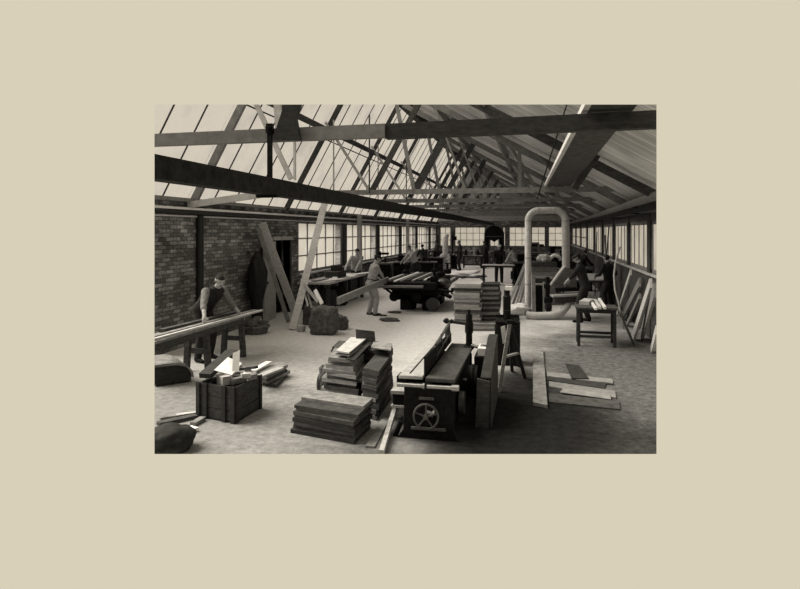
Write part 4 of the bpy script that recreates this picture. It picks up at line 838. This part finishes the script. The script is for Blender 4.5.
# ------------------------------------------------------------------ generic small machines and stands
def machine(label, loc, w, d, h_, rz=0, col=.5, seed=0, arm=True, wheel=True, name='woodworking_machine', k='iron'):
    rn = random.Random(seed); t = thing(name, label, 'machine', loc, None, rz if rz else 0)
    t['_o'] = (0., 0., 0.)
    def P(nm, mb, mt=k, **q): return obj(nm, mb, M[mt], t, **q)
    m = MB(); m.prism([(-w*.42, -d*.4, 0), (w*.42, -d*.4, 0), (w*.30, -d*.4, h_*.35), (w*.36, -d*.4, h_*.92), (-w*.36, -d*.4, h_*.92), (-w*.30, -d*.4, h_*.35)], (0, d*.8, 0)); P('base_casting', m, bevel=.01)
    m = MB(); m.box((0, 0, h_*.96), (w, d, h_*.07), None, .006); P('table', m, 'iron_grey')
    if col: m = MB(); m.box((-w*.2, d*.3, h_+col/2), (w*.18, d*.2, col), None, .015); m.box((0, d*.25, h_+col*.8), (w*.6, d*.14, col*.2), None, .015); P('column', m)
    m = MB(); m.cyl((w*.1, 0, h_), (w*.1, 0, h_+.16), .04); m.cyl((w*.1, -.05, h_+.12), (w*.1, .1, h_+.12), .06); P('cutter_head', m, smooth=True)
    if wheel: m = MB(); m.torus((w*.15, -d*.46, h_*.55), h_*.2, .018, (0, 1, 0)); [m.cyl((w*.15, -d*.46, h_*.55), (w*.15+cos(q)*h_*.2, -d*.46, h_*.55+sin(q)*h_*.2), .012, None, 6) for q in (0, 2.1, 4.2)]; m.cyl((w*.15, -d*.5, h_*.55), (w*.15, -d*.38, h_*.55), .03); P('handwheel', m, smooth=True)
    m = MB(); m.cyl((-w*.5, d*.1, h_*.4), (-w*.36, d*.1, h_*.4), h_*.18, None, 18); m.cyl((-w*.5, d*.1, h_*.4), (-w*.2, d*.1, h_*.4), .025); P('pulley', m, smooth=True)
    return t
def table(label, loc, w, d, h_, rz=0, k='wood_dark', top='wood_mid', shelf=True, legw=.06, name='work_table'):
    t = thing(name, label, 'table', loc, None, rz); t['_o'] = (0., 0., 0.)
    m = MB(); m.box((0, 0, h_-.02), (w, d, .04), None, .003); obj('table_top', m, M[top], t)
    m = MB(); m.box((0, -d/2+.04, h_-.075), (w-.1, .025, .07)); m.box((0, d/2-.04, h_-.075), (w-.1, .025, .07)); m.box((-w/2+.05, 0, h_-.075), (.025, d-.1, .07)); m.box((w/2-.05, 0, h_-.075), (.025, d-.1, .07)); obj('apron', m, M[k], t)
    for sx in (-1, 1):
        for sy in (-1, 1): m = MB(); m.box((sx*(w/2-.06), sy*(d/2-.06), (h_-.04)/2), (legw, legw, h_-.04), None, .003); obj('leg', m, M[k], t)
    if shelf:
        m = MB(); m.box((0, -d/2+.06, .2), (w-.12, .03, .05)); obj('stretcher', m, M[k], t); m = MB(); m.box((0, d/2-.06, .2), (w-.12, .03, .05)); obj('stretcher', m, M[k], t)
        for sx in (-1, 1): m = MB(); m.box((sx*(w/2-.06), 0, .2), (.03, d-.12, .05)); obj('stretcher', m, M[k], t)
    return t
def man(label, px, py, rz, **k):
    """place a standing figure whose shoes touch the floor at this spot"""
    q = fl(px, py); return person(label, V((q.x, q.y, 0)), rz, **k)
# clutter on and about the machines of the left row
rc = random.Random(5)
for i, (x, y) in enumerate([(379, 263), (385, 258), (390, 266), (396, 262), (402, 268), (415, 266), (421, 262), (428, 266), (433, 270)]):
    q = dep(x, y, 25.5+i*.8); hh = max(.3, q.z); s_ = rc.uniform(.22, .4); q.x = max(q.x, WX+.5)
    m = MB(); m.box((0, 0, hh*.35), (s_*1.3, s_, hh*.7), None, .03); m.cyl((0, 0, hh*.6), (0, 0, hh), s_*.3, s_*.2, 10); m.cyl((-s_*.5, -s_*.5, hh*.7), (s_*.5, -s_*.5, hh*.75), s_*.28, None, 12); m.torus((s_*.3, -s_*.6, hh*.5), s_*.5, .025, (0, 1, 0))
    o = solo('small_machine', m, M[['iron', 'iron_grey', 'iron'][i % 3]], 'small dark machine head among the machinery of the far left row', 'machine', 'small machinery of the far left row', origin=(0, 0, 0), smooth=True); o.location = (q.x, q.y, 0)
# ------------------------------------------------------------------ tall timber pile behind the planer
pm = ['beam_pale', 'wood_mid', 'beam_pale', 'wood_pale', 'wood_mid', 'wood_dark', 'wood_pale', 'beam_pale', 'wood_mid']
a, b = fl(453.5, 323), fl(480, 324); c = b+(FWD*.6+RGT*.12)*1.5
stack((a, b, c), 17, .058, pm, ('bottom board of the tall pale timber pile', 'board in the middle layers of the tall pale timber pile', 'top board of the tall pale timber pile'), 'boards in the tall pale timber pile', seed=31, jit=.03, rj=.8)
a, b = fl(481.5, 321), fl(499.5, 321); c = b+(FWD*.6+RGT*.12)*1.3
stack((a, b, c), 15, .061, ['wood_dark', 'wood_mid', 'wood_black', 'wood_mid', 'wood_dark', 'wood_mid'], ('bottom board of the darker timber pile beside the tall pale one', 'board in the middle layers of the darker timber pile beside the pale one', 'top board of the darker timber pile beside the tall pale one'), 'boards in the darker timber pile', seed=32, jit=.03, rj=.8)
a, b = fl(471, 331), fl(501, 331); c = b+(FWD*.5+RGT*.1)*.35
stack((a, b, c), 3, .05, ['wood_mid', 'wood_pale', 'wood_mid'], ('bottom board of the low step in front of the timber piles', 'middle board of the low step in front of the timber piles', 'top board of the low step in front of the timber piles'), 'boards in front of the timber piles', seed=33, jit=.02, rj=1)
stick('plank', fl(425, 341, .02), fl(500, 326.5, .02), .12, .03, 'wood_mid', 'thin plank on the floor in front of the timber piles', 'plank') if False else None
stick('plank', dep(486, 283.5, 16.3), dep(512, 285, 16.0), .3, .03, 'wood_pale', 'pale plank lying across the top of the darker timber pile', 'plank')
# fan of slats
fs = [((509, 299), (525, 264)), ((512, 303), (526, 268)), ((515, 305), (527, 270)), ((518, 307), (528, 275)), ((521, 308), (530, 278)), ((524, 309), (531, 283))]
for i, (p, q) in enumerate(fs):
    a = fl(p[0], p[1]+4); z = (a-EYEP).dot(FWD); stick('slat', a, dep(q[0], q[1], z+.5), .07, .03, ['wood_pale', 'wood_mid'][i % 2], 'slat in the fan leaning against the pipe, %s' % ['leftmost and longest of them', 'second from the left', 'third from the left', 'fourth from the left', 'fifth from the left', 'rightmost of them'][i], 'slat', 'fan of slats by the dust pipe', up=FWD)

# ------------------------------------------------------------------ dust extraction pipe and sander
ZP = 17.0
def dp(x, y, z=ZP): return dep(x, y, z)
def elbow(c, r, a0, a1, ux, uy, n=8): return [c+ux*(r*cos(a0+(a1-a0)*i/n))+uy*(r*sin(a0+(a1-a0)*i/n)) for i in range(n+1)]
t = thing('dust_pipe', 'tall pale dust extraction pipe bent into an upside-down U over the sanding machine', 'pipe', fl(528, 314))
L0 = dp(528, 306); Lt = dp(528, 221); k = .30
m = MB(); m.cyl(L0-V((0, 0, .08)), Lt, .088, None, 16); obj('left_pipe', m, M['tin'], t, smooth=True)
Rt = dp(565.5, 221, 16.8); ux = (Rt-Lt).normalized()
pts = elbow(Lt+ux*k, k, pi, pi/2, ux, UP)+elbow(Rt-ux*k, k, pi/2, 0, ux, UP)
m = MB(); m.tube(pts, .092, 16, [.088+.012*i/17 for i in range(18)]); obj('top_bend', m, M['tin'], t, smooth=True)
m = MB(); m.cyl(Rt, dp(566, 268, 16.8), .105, None, 16); obj('right_pipe', m, M['tin'], t, smooth=True)
m = MB()
for p, r_ in ((dp(528, 258), .093), (dp(528, 284), .093), (Lt, .094), (Rt, .110), (dp(565.8, 246, 16.8), .11), (Lt+ux*k+UP*k, .1), (Rt-ux*k+UP*k, .104)):
    v = UP if abs(p.z-(Lt.z+k)) > .05 else ux; m.cyl(p-v*.015, p+v*.015, r_, None, 16)
obj('joint_band', m, M['beam_pale'], t, smooth=True)
m = MB(); m.tube([dp(527, 315, 15.7), dp(535, 316, 15.6), dp(553, 315.5, 15.6), dp(562, 312, 15.6), dp(567, 306, 15.7), dp(568, 298, 15.8)], .10, 12); obj('floor_pipe', m, M['tin'], t, smooth=True)
q = fl(541, 313.5)
t = thing('sanding_machine', 'dust-fed sanding machine with a pale frame and dark opening under the bent pipe', 'machine', (q.x, q.y, 0))
def frame(a, b, w=.06, k='beam_pale', nm='frame_post', d=.06): m = MB(); m.bar(a, b, w, d, up=FWD); return obj(nm, m, M[k], t)
zf = 16.2
frame(dp(534, 315, zf), dp(533, 276, zf), .10); frame(dp(544, 315, zf+.1), dp(544, 282, zf+.1), .05)
frame(dp(532, 277, zf), dp(553, 278, zf), .05, 'beam_pale', 'top_rail'); frame(dp(535, 284, zf), dp(544, 284, zf), .03, 'wood_pale', 'top_rail')
m = MB(); m.prism([dp(535.5, 314, zf+.15), dp(543, 314, zf+.15), dp(543, 286, zf+.15), dp(535.5, 286, zf+.15)], FWD*.4); obj('dark_housing', m, M['iron'], t)
m = MB(); m.bar(dp(548, 316, zf-.2), dp(547.5, 277, zf-.2), .09, .12, up=FWD); m.box(dp(548, 300, zf-.25), (.2, .2, .16), None, .02); m.box(dp(547, 286, zf-.25), (.16, .2, .12), None, .02); m.cyl(dp(546, 307, zf-.4), dp(551, 307, zf-.4), .11); obj('column', m, M['iron'], t, smooth=True)
m = MB(); m.prism([dp(551, 284, zf-.2), dp(563, 267, zf-.2), dp(576, 270, zf), dp(577, 289, zf), dp(558, 290, zf-.2)], FWD*.15); obj('hood', m, M['beam_grey'], t)
m = MB(); m.bar(dp(550.5, 285, zf-.3), dp(565, 266, zf-.3), .04, .06, up=FWD); obj('hood_edge', m, M['wood_white'], t)
m = MB(); m.bar(dp(551, 295.5, zf-.4), dp(580, 294, zf-.4), .45, .05); obj('table', m, M['beam_pale'], t)
m = MB(); m.bar(dp(553, 299.5, zf-.4), dp(575, 298.5, zf-.4), .35, .16); obj('table_rail', m, M['wood_dark'], t)
m = MB(); m.bar(dp(556, 290, zf-.3), dp(577, 289, zf-.3), .2, .09); obj('belt_roller', m, M['iron'], t)
zz, _, _ = stack((fl(531, 305), fl(557, 305), fl(557, 305)+FWD*.9), 8, .163, ['wood_mid', 'wood_dark', 'wood_mid'], ('bottom timber of the brown pile behind the sanding machine', 'timber in the middle of the brown pile behind the sanding machine', 'top timber of the brown pile behind the sanding machine'), 'timbers behind the sanding machine', seed=41, jit=.03, rj=1)
m = MB(); q = dep(554, 263, 19.0); q.z = zz+.06; m.tube([q+RGT*-.16+UP*-.05, q+RGT*-.1+UP*.08, q+UP*.15, q+RGT*.14+UP*.12, q+RGT*.22+UP*-.0], .06, 8); solo('cloth_bundle', m, M['paper'], 'curled white cloth on the brown timber pile, left of the right-hand pipe', 'cloth', smooth='full')
m = MB(); q = dep(544, 262, 19.0); m.lump((q.x, q.y, zz+.005), (.2, .14, .14), 61, .3); solo('cloth_bundle', m, M['sack_pale'], 'grey cloth bundle on the brown timber pile behind the sander', 'cloth', smooth='full')

q = fl(584, 322); rz = face(-.93, .12); PB = V((q.x, q.y, 0))
person('man in a dark jacket and flat cap reaching with both arms to the sanding machine', PB, rz, H=1.76, lean=R(15), hands=(loc_hand(dep(556, 293, 15.7), PB, rz), loc_hand(dep(565, 285.5, 16.0), PB, rz)), feet=((-.16, .08), (.14, -.10)), look=(-.12, 1, -.55), top='cloth_dark', fore='skin', legs='cloth_dark', cap='cloth_dark', fine=True)

# ------------------------------------------------------------------ small table at the right
q0, q1, q2 = fl(583, 346.5), fl(616, 348), fl(610, 334)
ang = math.atan2((q1-q0).y, (q1-q0).x); w_ = (q1-q0).length+.1; d_ = .62
cx = (q0+q1)/2+V((-sin(ang), cos(ang), 0))*(d_/2)
table('small dark wooden table with a low rail, at the right of the shop', (cx.x-.05, cx.y-.02, 0), w_+.08, d_, .78, ang, k='wood_black', top='wood_dark')
for i, (p, r_, w, hh, k, lb) in enumerate([((584, 303), (589, 300), .20, .07, 'wood_pale', 'pale block on the left of the small dark table'), ((590, 300), (596, 309), .05, .04, 'wood_white', 'white stick on the small dark table beside the pale block'), ((595, 300), (600, 308), .05, .05, 'wood_pale', 'pale stick in the middle of the small dark table'), ((599, 299), (605, 308), .05, .05, 'wood_white', 'white stick nearest the right end of the small dark table')]):
    stick('offcut', fl(*p, .782+hh/2), fl(*r_, .782+hh/2), w, hh, k, lb, 'offcut', 'offcuts on the small dark table')
stick('prop_stick', fl(634, 345, .01), fl(620, 312, .8), .035, .035, 'wood_dark', 'thin dark prop leaning on the right end of the small dark table', 'stick', up=FWD)

# ------------------------------------------------------------------ right wall: leaning boards, bench, figures
def lean(p, top, w, k, lb, X=RX-.30, th=.04, cut=True, up=None, name='plank'):
    a = fl(*p, .01); b = onX(top[0], top[1], X) if X else dep(top[0], top[1], (a-EYEP).dot(FWD)+.4)
    return stick(name, a, b, w, th, k, lb, 'plank', 'boards leaning along the right wall', up=up or (-1, 0, .1), cut=cut)
lean((633, 339), (651, 283), .22, 'wood_pale', 'broad pale-edged board leaning at the far right, nearest the camera but one', th=.05)
lean((641, 338), (655, 290), .30, 'wood_mid', 'dark broad panel leaning right behind the pale-edged board at the far right', th=.05)
lean((652, 351), (657, 330), .18, 'wood_pale', 'pale board end leaning at the extreme right edge near the camera', th=.05)
lean((617, 315), (631, 272), .14, 'wood_pale', 'pale board leaning behind the right end of the small dark table')
lean((622, 318), (640, 282), .20, 'wood_mid', 'grey board leaning right of the small table, under the window sill')
lean((627, 325), (640, 296), .12, 'wood_mid', 'short grey board leaning low below the sill between two taller ones')
lean((603, 303), (609, 226), .06, 'wood_mid', 'tall thin batten leaning in front of the right windows', X=None)
lean((599, 302), (606, 262), .05, 'wood_pale', 'short pale batten standing left of the hooped lath', X=None)
lean((602, 303), (612, 270), .05, 'wood_pale', 'thin pale lath slanting right beside the tall batten', X=None)
lean((608, 303), (605, 235), .05, 'wood_mid', 'tall thin batten crossing the first one in front of the right windows', X=None)
lean((595, 296), (597, 232), .05, 'beam_grey', 'thin grey batten standing upright behind the sanding man', X=None)
m = MB(); m.tube([dep(620, 247, 14.5), dep(615.5, 262, 14.4), dep(614, 275, 14.3), dep(615, 290, 14.2), dep(619, 304, 14.1), fl(624, 329, .02)], .022, 8); solo('bent_lath', m, M['wood_pale'], 'bent pale lath bowed like a hoop beside the figure at the right wall', 'lath', smooth='full')
man('dark-clothed man standing by the right-hand windows behind the bent lath', 609, 311, face(-.6, .8), H=1.62, lean=R(8), hands=((-.25, .25, 1.0), (.22, .3, 1.05)), top='cloth_dark', fore='cloth_dark', legs='cloth_dark')
table('long bench with a pale top near the right-hand windows', (1.55, 20.6, 0), 1.5, 2.6, .82, 0, k='wood_dark', top='wood_pale', shelf=False)
m = MB(); m.lump((1.3, 20.0, .825), (.2, .3, .14), 71, .3); solo('cloth_bundle', m, M['paper'], 'white crumpled bundle on the pale bench by the right windows', 'cloth', smooth='full')
machine('black machine standing beyond the pale bench, close to the right wall', (1.85, 24.2, 0), .8, .7, .85, rz=pi/2, col=.3, seed=3)
machine('squat black machine left of the pale bench at the right', (.35, 22.6, 0), 1.1, .9, .95, rz=.2, col=.35, seed=4)
man('man in dark clothes bending at the squat machine near the right windows', 580, 291, face(.9, .3), H=1.65, lean=R(25), hands=((-.2, .5, .95), (.2, .55, .95)), top='cloth_dark', legs='cloth_dark')
m = MB(); m.lump((2.1, 13.1, .55), (.10, .14, .16), 81, .3); solo('dark_bucket', m, M['iron'], 'small dark can standing among the boards leaning at the right', 'can', smooth=True) if False else None

# ------------------------------------------------------------------ middle distance, left row of machinists
machine('black machine at the left wall behind the man in overalls', (-6.1, 24.0, 0), .8, .8, 1.0, rz=.3, col=.45, seed=5)
machine('dark machine by the second brick pier on the left, beside the bare-armed man', (-6.0, 27.0, 0), .9, .9, .9, rz=-.2, col=.3, seed=6)
q = fl(409, 285); PB = V((q.x, q.y+1.2, 0)); rz = face(-.75, -.6)
person('bare-armed man in a pale shirt bent over a machine behind the moulding machine', PB, rz, H=1.72, lean=R(22), hands=((-.18, .62, .9), (.18, .62, .86)), look=(.1, 1, -.45), top='shirt_pale', fore='skin', legs='cloth_dark')
machine('dark machine right behind the bare-armed man', (-5.0, 28.2, 0), .9, .8, .85, rz=.1, col=.2, seed=7)
man('dark-clothed man bent at a machine, between the bare-armed man and the tall back pipe', 424, 277, face(-.5, .7), H=1.68, lean=R(20), hands=((-.2, .5, .9), (.2, .5, .9)), top='cloth_dark', legs='cloth_dark', fore='shirt_pale')
man('man with a white shirt back standing further down the left row', 419, 276, face(-.9, .3), H=1.6, lean=R(14), hands=((-.2, .5, .9), (.2, .5, .9)), top='shirt_pale', legs='cloth_dark')
man('tall dark-suited man standing left of the pale upright pipe at the back', 437, 269.5, face(-.8, -.3), H=1.74, lean=R(6), hands=((-.25, .25, 1.0), (.2, .3, 1.0)), top='cloth_dark', fore='cloth_dark', legs='cloth_dark')
machine('low dark machine left of the dark-suited man at the back', (-5.3, 33.0, 0), .9, .8, .85, rz=0, col=.35, seed=8)
# extractor pipe at the back
t = thing('extractor_pipe', 'pale upright extractor pipe with a bent foot at the back left', 'pipe', fl(445, 268))
m = MB(); zb = 35.5; m.tube([dep(447, 234, zb), dep(445.5, 238, zb), dep(445.3, 250, zb), dep(444.5, 255, zb), dep(441, 258, zb), dep(440, 260, zb)], .15, 12, [.14, .17, .17, .18, .2, .22]); obj('pipe_run', m, M['tin'], t, smooth=True)
q = fl(443.5, 269)
m = MB(); m.box((q.x-.05, q.y+.3, .32), (.62, .6, .64), None, .02); obj('dust_box', m, M['beam_pale'], t)
m = MB(); q = fl(449, 269); m.box((q.x, q.y, .45), (.16, .16, .9), None, .01); obj('white_post', m, M['wood_white'], t)
machine('tall dark machine standing just right of the pale extractor pipe', tuple(fl(454, 269))[:2]+(0,), .5, .5, .9, rz=0, col=1.2, seed=9)
man('dark-suited man standing with his side turned, left of the low bench at the back', 460, 270.5, face(-.85, -.2), H=1.76, lean=R(4), hands=((-.25, .2, .95), (.22, .3, 1.0)), top='cloth_dark', fore='cloth_dark', legs='cloth_dark')
table('low dark bench with a pale edge, left of the arched hood', tuple(fl(473, 268))[:2]+(0,), 1.25, .8, .8, .05, k='wood_black', top='wood_pale')
m = MB(); q = fl(482, 267); m.torus((q.x, q.y-.1, .5), .42, .04, (.25, 1, 0)); [m.cyl((q.x, q.y-.1, .5), (q.x+cos(a)*.42, q.y-.1, .5+sin(a)*.42), .02, None, 6) for a in (0, 1.26, 2.5, 3.77, 5.03)]; m.cyl((q.x, q.y-.25, .5), (q.x, q.y+.05, .5), .06); solo('spoked_wheel', m, M['iron'], 'spoked iron wheel standing at the right end of the low dark bench', 'wheel', smooth=True)
for i, (x, hh, k, lb) in enumerate([(466, .35, 'iron', 'dark upright tool at the left of the low dark bench top'), (470, .25, 'wood_mid', 'grey block on the low dark bench'), (474, .5, 'wood_pale', 'pale upright stick in the middle of the low dark bench'), (478, .3, 'iron', 'dark clamp at the right of the low dark bench top')]):
    q = dep(x, 256, 37); m = MB(); m.box((q.x, q.y, .805+hh/2), (.12, .12, hh), None, .01); m.box((q.x, q.y, .83), (.25, .16, .05)); solo('bench_tool', m, M[k], lb, 'tool', 'tools on the low back bench')
# arched hood
t = thing('arched_hood', 'tall black arched hood standing before the back windows', 'furnace hood', fl(494, 266))
q = onY(494, 250, 38.6); W = .62
m = MB(); pr = [(q.x+W*cos(a), 38.6, 2.05+W*.95*sin(a)) for a in [pi*i/14 for i in range(15)]]+[(q.x-W, 38.6, 1.2), (q.x-W*.6, 38.6, 1.2), (q.x-W*.5, 38.6, 1.8), (q.x, 38.6, 1.6), (q.x+W*.5, 38.6, 1.8), (q.x+W*.6, 38.6, 1.2), (q.x+W, 38.6, 1.2)]
m.prism(pr, (0, .5, 0)); obj('hood_shell', m, M['iron'], t)
for sx in (-1, 1): m = MB(); m.box((q.x+sx*W*.8, 38.85, .6), (.2, .45, 1.2), None, .01); obj('side_pier', m, M['iron'], t)
m = MB(); m.box((q.x, 38.75, 1.95), (1.1, .35, .06)); obj('ledge', m, M['iron_grey'], t)
man('dark figure leaning to the left side of the black arched hood', 483, 268, face(.3, .9), H=1.7, lean=R(16), hands=((-.2, .5, 1.0), (.2, .5, 1.0)), top='cloth_dark', legs='cloth_dark')
# man at the table facing us
q = fl(499, 283); PB = V((q.x, q.y, 0)); rz = face(.1, -1)
person('man in dark jacket and pale cap facing the camera behind a narrow back table', PB, rz, H=1.72, lean=R(6), hands=((-.22, .36, .93), (.22, .36, .93)), look=(0, 1, -.25), top='cloth_dark', fore='cloth_dark', legs='cloth_dark', cap='wood_white')
q = fl(499, 284)
table('narrow pale-topped table in front of the man facing the camera', (q.x, q.y-.45, 0), 1.35, .5, .87, .0, k='wood_black', top='wood_white', shelf=False)
man('man in a pale shirt and dark trousers stooping to the right of the narrow table', 517, 284, face(-.75, .4), H=1.7, lean=R(34), hands=((-.2, .55, .85), (.2, .6, .8)), top='shirt_pale', fore='shirt_pale', legs='cloth_dark', look=(0, 1, -.6))
machine('black machine between the stooping man and the dust pipe', (-.5, 29.0, 0), .9, .8, .9, rz=-.3, col=.25, seed=11)
# timber frame and machines right of the pipe
t = thing('open_frame', 'bare grey timber frame standing behind the sanding machine', 'frame', fl(535, 282))
for a, b in (((530, 280), (530, 247)), ((538.5, 280), (538.5, 247))):
    m = MB(); m.bar(fl(a[0], 282), V((*fl(a[0], 282).xy, 1.75)), .08, .08, up=(0, 1, 0)); obj('post', m, M['beam_grey'], t)
m = MB(); m.bar(V((*fl(529.5, 282).xy, 1.75)), V((*fl(539, 282).xy, 1.75)), .08, .08); obj('rail', m, M['beam_grey'], t)
machine('dark machine with a tall spindle before the back windows on the right', (.0, 33.5, 0), 1.6, 1.0, .95, rz=0, col=.7, seed=12)
machine('broad black machine between the bent pipe legs, in the distance', (-.3, 26.2, 0), 1.4, 1.0, 1.0, rz=.15, col=.3, seed=13)
machine('dark machine in the far right corner of the shop', (1.3, 36.0, 0), 1.5, 1.0, 1.0, rz=0, col=.4, seed=14)
table('dark bench standing under the right-hand back windows', (.7, 40.6, 0), 2.2, .8, .9, 0, k='wood_black', top='wood_mid', shelf=False)
table('dark bench standing under the left-hand back windows', (-4.0, 40.9, 0), 2.6, .8, .95, 0, k='wood_black', top='wood_mid', shelf=False)
m = MB(); q = fl(576, 288); m.lump((q.x, q.y+2, 0), (.5, .4, .75), 91, .25); solo('covered_heap', m, M['cloth_dark'], 'black covered heap beyond the man at the sander', 'heap', smooth='full')
m = MB(); q = fl(519, 314); m.lump((q.x, q.y, 0), (.34, .3, .16), 97, .35); solo('sawdust_heap', m, M['wood_white'], 'white sawdust heap on the floor at the foot of the left-hand pipe', 'sawdust', smooth='full')['kind'] = 'stuff'
# litter on the bright floor at the back
m = MB(); q = fl(470, 276.5); m.lump((q.x-.3, q.y, 0), (1.0, .9, .16), 95, .5); o = solo('shavings_heap', m, M['wood_white'], 'pale heap of shavings on the floor before the low back bench', 'shavings', smooth='full'); o['kind'] = 'stuff'
for i, (a, b, k, lb) in enumerate([((440, 283), (452, 276.5), 'wood_dark', 'dark batten furthest left in the row on the bright back floor'), ((443, 284), (455, 277.5), 'wood_pale', 'pale batten beside the dark ones on the bright back floor'), ((446, 285), (457, 278), 'wood_dark', 'dark batten on the right of the row on the bright back floor'), ((432, 275), (448, 273), 'wood_mid', 'grey board lying across, beyond the row of battens'), ((462, 278), (468, 276), 'wood_dark', 'short dark scrap in front of the pale shavings heap'), ((478, 276), (484, 280), 'wood_dark', 'dark stick lying on the right side of the shavings heap')]):
    stick('batten', fl(*a, .03), fl(*b, .03), .12, .05, k, lb, 'batten', 'litter on the back floor')
# overhead clutter
for i, (Y, y, k) in enumerate([(24.9, 1, 'wood_pale'), (29.6, 1, 'beam_pale'), (34.3, 1, 'beam_pale')]):
    for j in range(3):
        X0 = -4.2+j*1.5+i*.4; stick('stored_batten', (X0, Y-4.9, TIEZ+.15), (X0+.6, Y+.3, TIEZ+.155), .10, .035, k, 'batten stored flat across the roof ties at the back', 'batten', 'battens stored on the roof ties')
# drop the builder's own bookkeeping
for o in bpy.data.objects:
    if '_o' in o: del o['_o']
